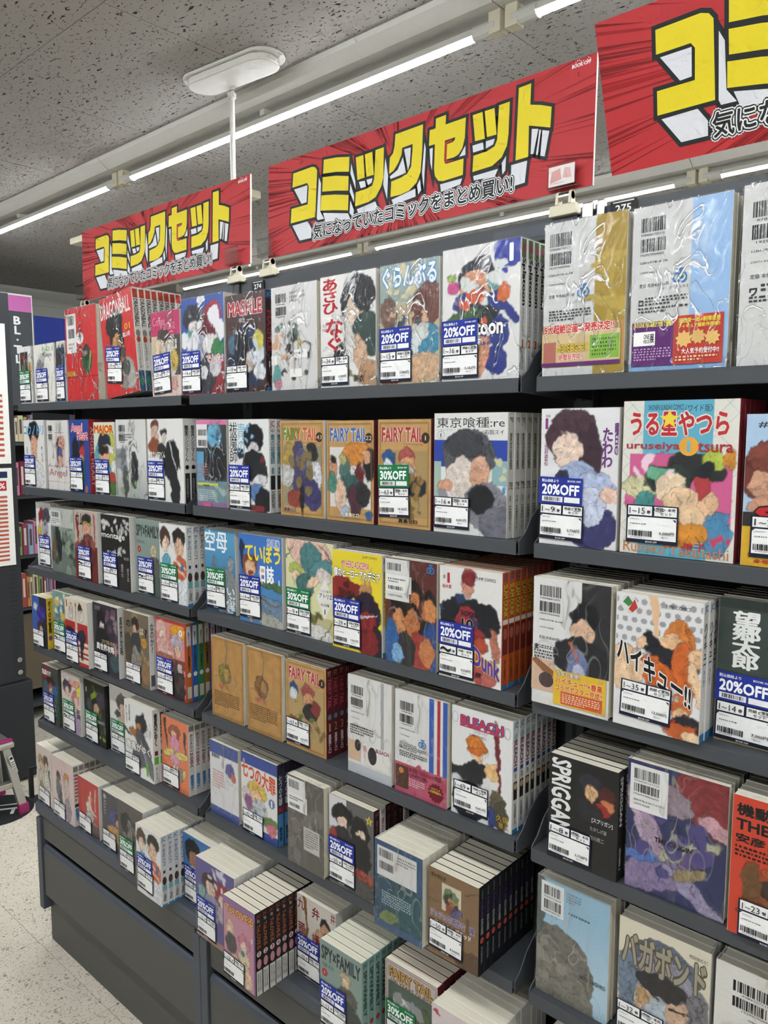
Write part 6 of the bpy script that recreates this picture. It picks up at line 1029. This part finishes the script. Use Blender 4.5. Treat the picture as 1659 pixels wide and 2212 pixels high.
S('64', 9, 'dark indigo comics with gold figure and brush kanji', '46464a;e .6 .55 .3 .2 0 4d4c84;e .7 .62 .14 .09 0 3a2c24;e .72 .54 .12 .08 0 c09a70;e .55 .35 .36 .1 0 b88c58;e .75 .28 .2 .1 0 a87c4c;h .6 .5 .3 .2 2a1f1a 14', [('本', .07, .86, .21, .95, 'd4d2cc', 'b'), ('para', .09, .56, .19, .84, 5, 'd4d2cc')], '', '1~3', tp=(.004, .0), circ='k')
S('65', 9, 'charcoal comics with grey sketch and green sticker', '57524c;e .35 .7 .25 .16 0 26262a;e .6 .6 .25 .16 0 37373a;m .4 .55 .4 .25 7c7a76 12;m .7 .65 .2 .15 8a7a5c 5;h .45 .6 .4 .3 101012 34', (), '30', '1~12', tp=(.008, .002), circ='m')
S('66', 10, 'white comics with two heads and blue sticker', 'dbdad8;e .22 .82 .2 .14 0 4f3c33;e .24 .74 .13 .1 0 e0c6b4;e .7 .84 .24 .13 0 241f1d;e .68 .72 .17 .12 0 ddb99e;e .25 .52 .16 .1 0 62a4b0;e .78 .44 .24 .16 0 c05c3a;k .58 .54 .95 .44 .03 d8d4d0;k .6 .44 .95 .34 .03 d8d4d0;e .7 .12 .3 .2 0 d2d6da;e .85 .48 .06 .05 0 3a7a9a;h .5 .82 .4 .12 1c1614 18', (), '20', '1~13', tp=(.006, .016), tilt=-2,
  spine=('dedddb', [('JC', .1, .91, .9, .98, '3a74a8', 'b'), ('アオのハコ', .2, .58, .8, .88, '2f6a8c', 'vb'), ('box', .3, .47, .7, .51, '3a3a3c'), ('ell', .5, .36, .4, .06, '4a3a34'), ('box', .1, .22, .9, .3, '7ab0b8'), ('三浦糀', .2, .06, .8, .2, '3a3a3c', 'v'), ('box', 0, 0, 1, .03, '3a8ac0')]))
S('67', 9, 'blue comics with tanned face shape, half hidden', '3a6fa8;e .3 .78 .24 .18 0 221d1e;e .32 .66 .14 .12 0 a06f52;e .35 .42 .25 .14 0 c8ccd0;e .8 .8 .2 .1 0 7aa4c8;h .3 .75 .25 .2 0e0c0c 16', (), '20', '1~15', tp=(.006, .004))
S('68', 10, 'violet comics with brown hair and red blot', '5a5488;e .38 .76 .2 .13 0 3c2a26;e .4 .68 .12 .1 0 dcc0ac;e .7 .7 .18 .14 0 8e2f30;e .7 .62 .1 .07 0 d8bca8;e .4 .45 .25 .16 0 8c88a0;e .15 .6 .1 .08 0 7aa09c;e .75 .45 .2 .12 0 a89aa4;m .5 .85 .4 .12 c8c4d4 10;r 0 0 1 .08 9a7468;h .45 .7 .3 .2 1e1418 18', (), '20', '1~15', tp=(.006, .010), tilt=-1, circ='m')
S('69', 9, 'mauve and pink comics with black rainbow-lettered spines', 'b98498;r 0 0 .03 1 6a4a78;r .96 0 1 1 6a4a78;r 0 .9 1 1 8c6a94;e .22 .62 .13 .12 0 cfb28c;e .22 .62 .07 .05 0 e0c4b0;e .26 .46 .17 .12 0 4a4648;e .66 .56 .17 .1 0 bf7486;e .66 .5 .11 .07 0 e0c4b4;e .66 .34 .17 .12 0 d3c4a0;e .62 .42 .06 .04 0 4a7a80;e .75 .14 .14 .16 10 d8b89c;e .5 .2 .14 .08 0 5c5460;e .35 .26 .1 .1 0 c8a88c;h .5 .5 .4 .3 6a4a50 20', [('ToLOVEる', .1, .82, .95, .93, 'd8a03c', 'B|6a3a5a'), ('ring', .88, .74, .07, .05, 'c88a5c', .002), ('1', .87, .62, .93, .68, 'dcd8cc', 'b|5a7a4c')], '', '1~18', tp=(.002, .004), tilt=-2, circ='k',
  spine=('231c20', [('JC', .1, .93, .9, .98, 'b0502c', 'b'), ('SQ.', .25, .88, .75, .92, 'd4ccc8', 'b'), ('ToLOVEる', .15, .56, .85, .86, 'a8603c', 'rB'), ('ell', .5, .5, .4, .035, 'd4ccc8'), ('#', .3, .475, .7, .53, 'b03a5a', 'B'), ('ell', .5, .38, .4, .06, 'c08a90'), ('box', 0, 0, 1, .3, 'd4d2cc'), ('長谷見沙貴', .15, .05, .48, .27, '2a2426', 'v'), ('矢吹健太朗', .55, .05, .85, .27, '2a2426', 'v')]), vols=True)
S('610', 10, 'off-white comics with red kanji and dark suit shape', 'c9c2b8;e .75 .78 .14 .08 0 26221f;e .74 .7 .13 .1 0 b98f70;e .78 .5 .3 .18 0 232427;e .6 .62 .1 .08 0 c09674;k .2 1 .28 .6 .05 7d5a34;k .28 .62 .15 .4 .05 7d5a34;k .15 .4 .35 .22 .06 7d5a34;h .75 .55 .2 .2 0e0e10 12', [('九', .02, .82, .2, .96, '7a2c30', 'b'), ('井', .88, .86, .99, .98, '7a2c30', 'b'), ('弁', .4, .8, .6, .94, '7a2c30', 'b'), ('護', .4, .46, .6, .62, '7a2c30', 'b'), ('頭', .04, .5, .22, .66, '7a2c30', 'b')], '20', '1~10', tp=(.002, .004), circ='k')
S('611', 10, 'grey-green comics with spy lettering and blue sticker', '80938b;e .62 .72 .14 .07 0 b8a680;e .62 .65 .1 .07 0 cdb49a;e .66 .5 .24 .13 0 56584f;e .7 .3 .3 .16 0 3f4442;k .64 .58 .62 .48 .02 6a2c30;r .35 0 1 .2 4c5854', [('SPY×FAMILY', .04, .79, .97, .95, '33393a', 'B'), ('遠藤達哉', .05, .72, .34, .76, '5a6662'), ('ell', .12, .65, .065, .045, 'a83a3c'), ('1', .105, .635, .135, .665, 'd8d4d0', 'b')], '20', '1~13', tp=(.003, .010), circ='m',
  spine=('7fa097', [('JC', .12, .93, .88, .98, '2a3432', 'b'), ('SPY×FAMILY', .2, .4, .8, .9, '2a3432', 'rB'), ('ell', .5, .3, .35, .03, 'a83a4c')]))
S('612', 9, 'pale comics with bronze lettering and green sticker', 'b7aca6;r .06 .05 .94 .8 4c5c50;e .5 .55 .2 .13 0 a0a4b0;e .3 .6 .14 .1 0 c8c4c0;e .75 .5 .16 .2 0 4c5c38;m .5 .5 .35 .2 8a8c8c 10;h .5 .5 .4 .3 23302a 24', [('frame', .03, .02, .97, .98, '7a3a3c', .0008), ('FAIRY TAIL', .08, .84, .92, .95, 'b08a4c', 'B|4a3424'), ('100 YEARS QUEST', .12, .78, .9, .83, '5a4430', 'b')], '30', '', tp=(.006, .02), spine=('5a1c22', ()))
S('613', 10, 'pale lilac comics with cream page tops, bottom edge', 'd0c4c4;e .6 .6 .3 .2 0 b8b8c8;m .5 .5 .4 .3 c8b0b4 8;k .06 .93 .12 .9 .03 a8404c', ())
S('614', 9, 'wrapped comics at the very bottom, right of centre', 'cfcac0;m .5 .5 .4 .3 b8b0a8 8', (), bay='right')
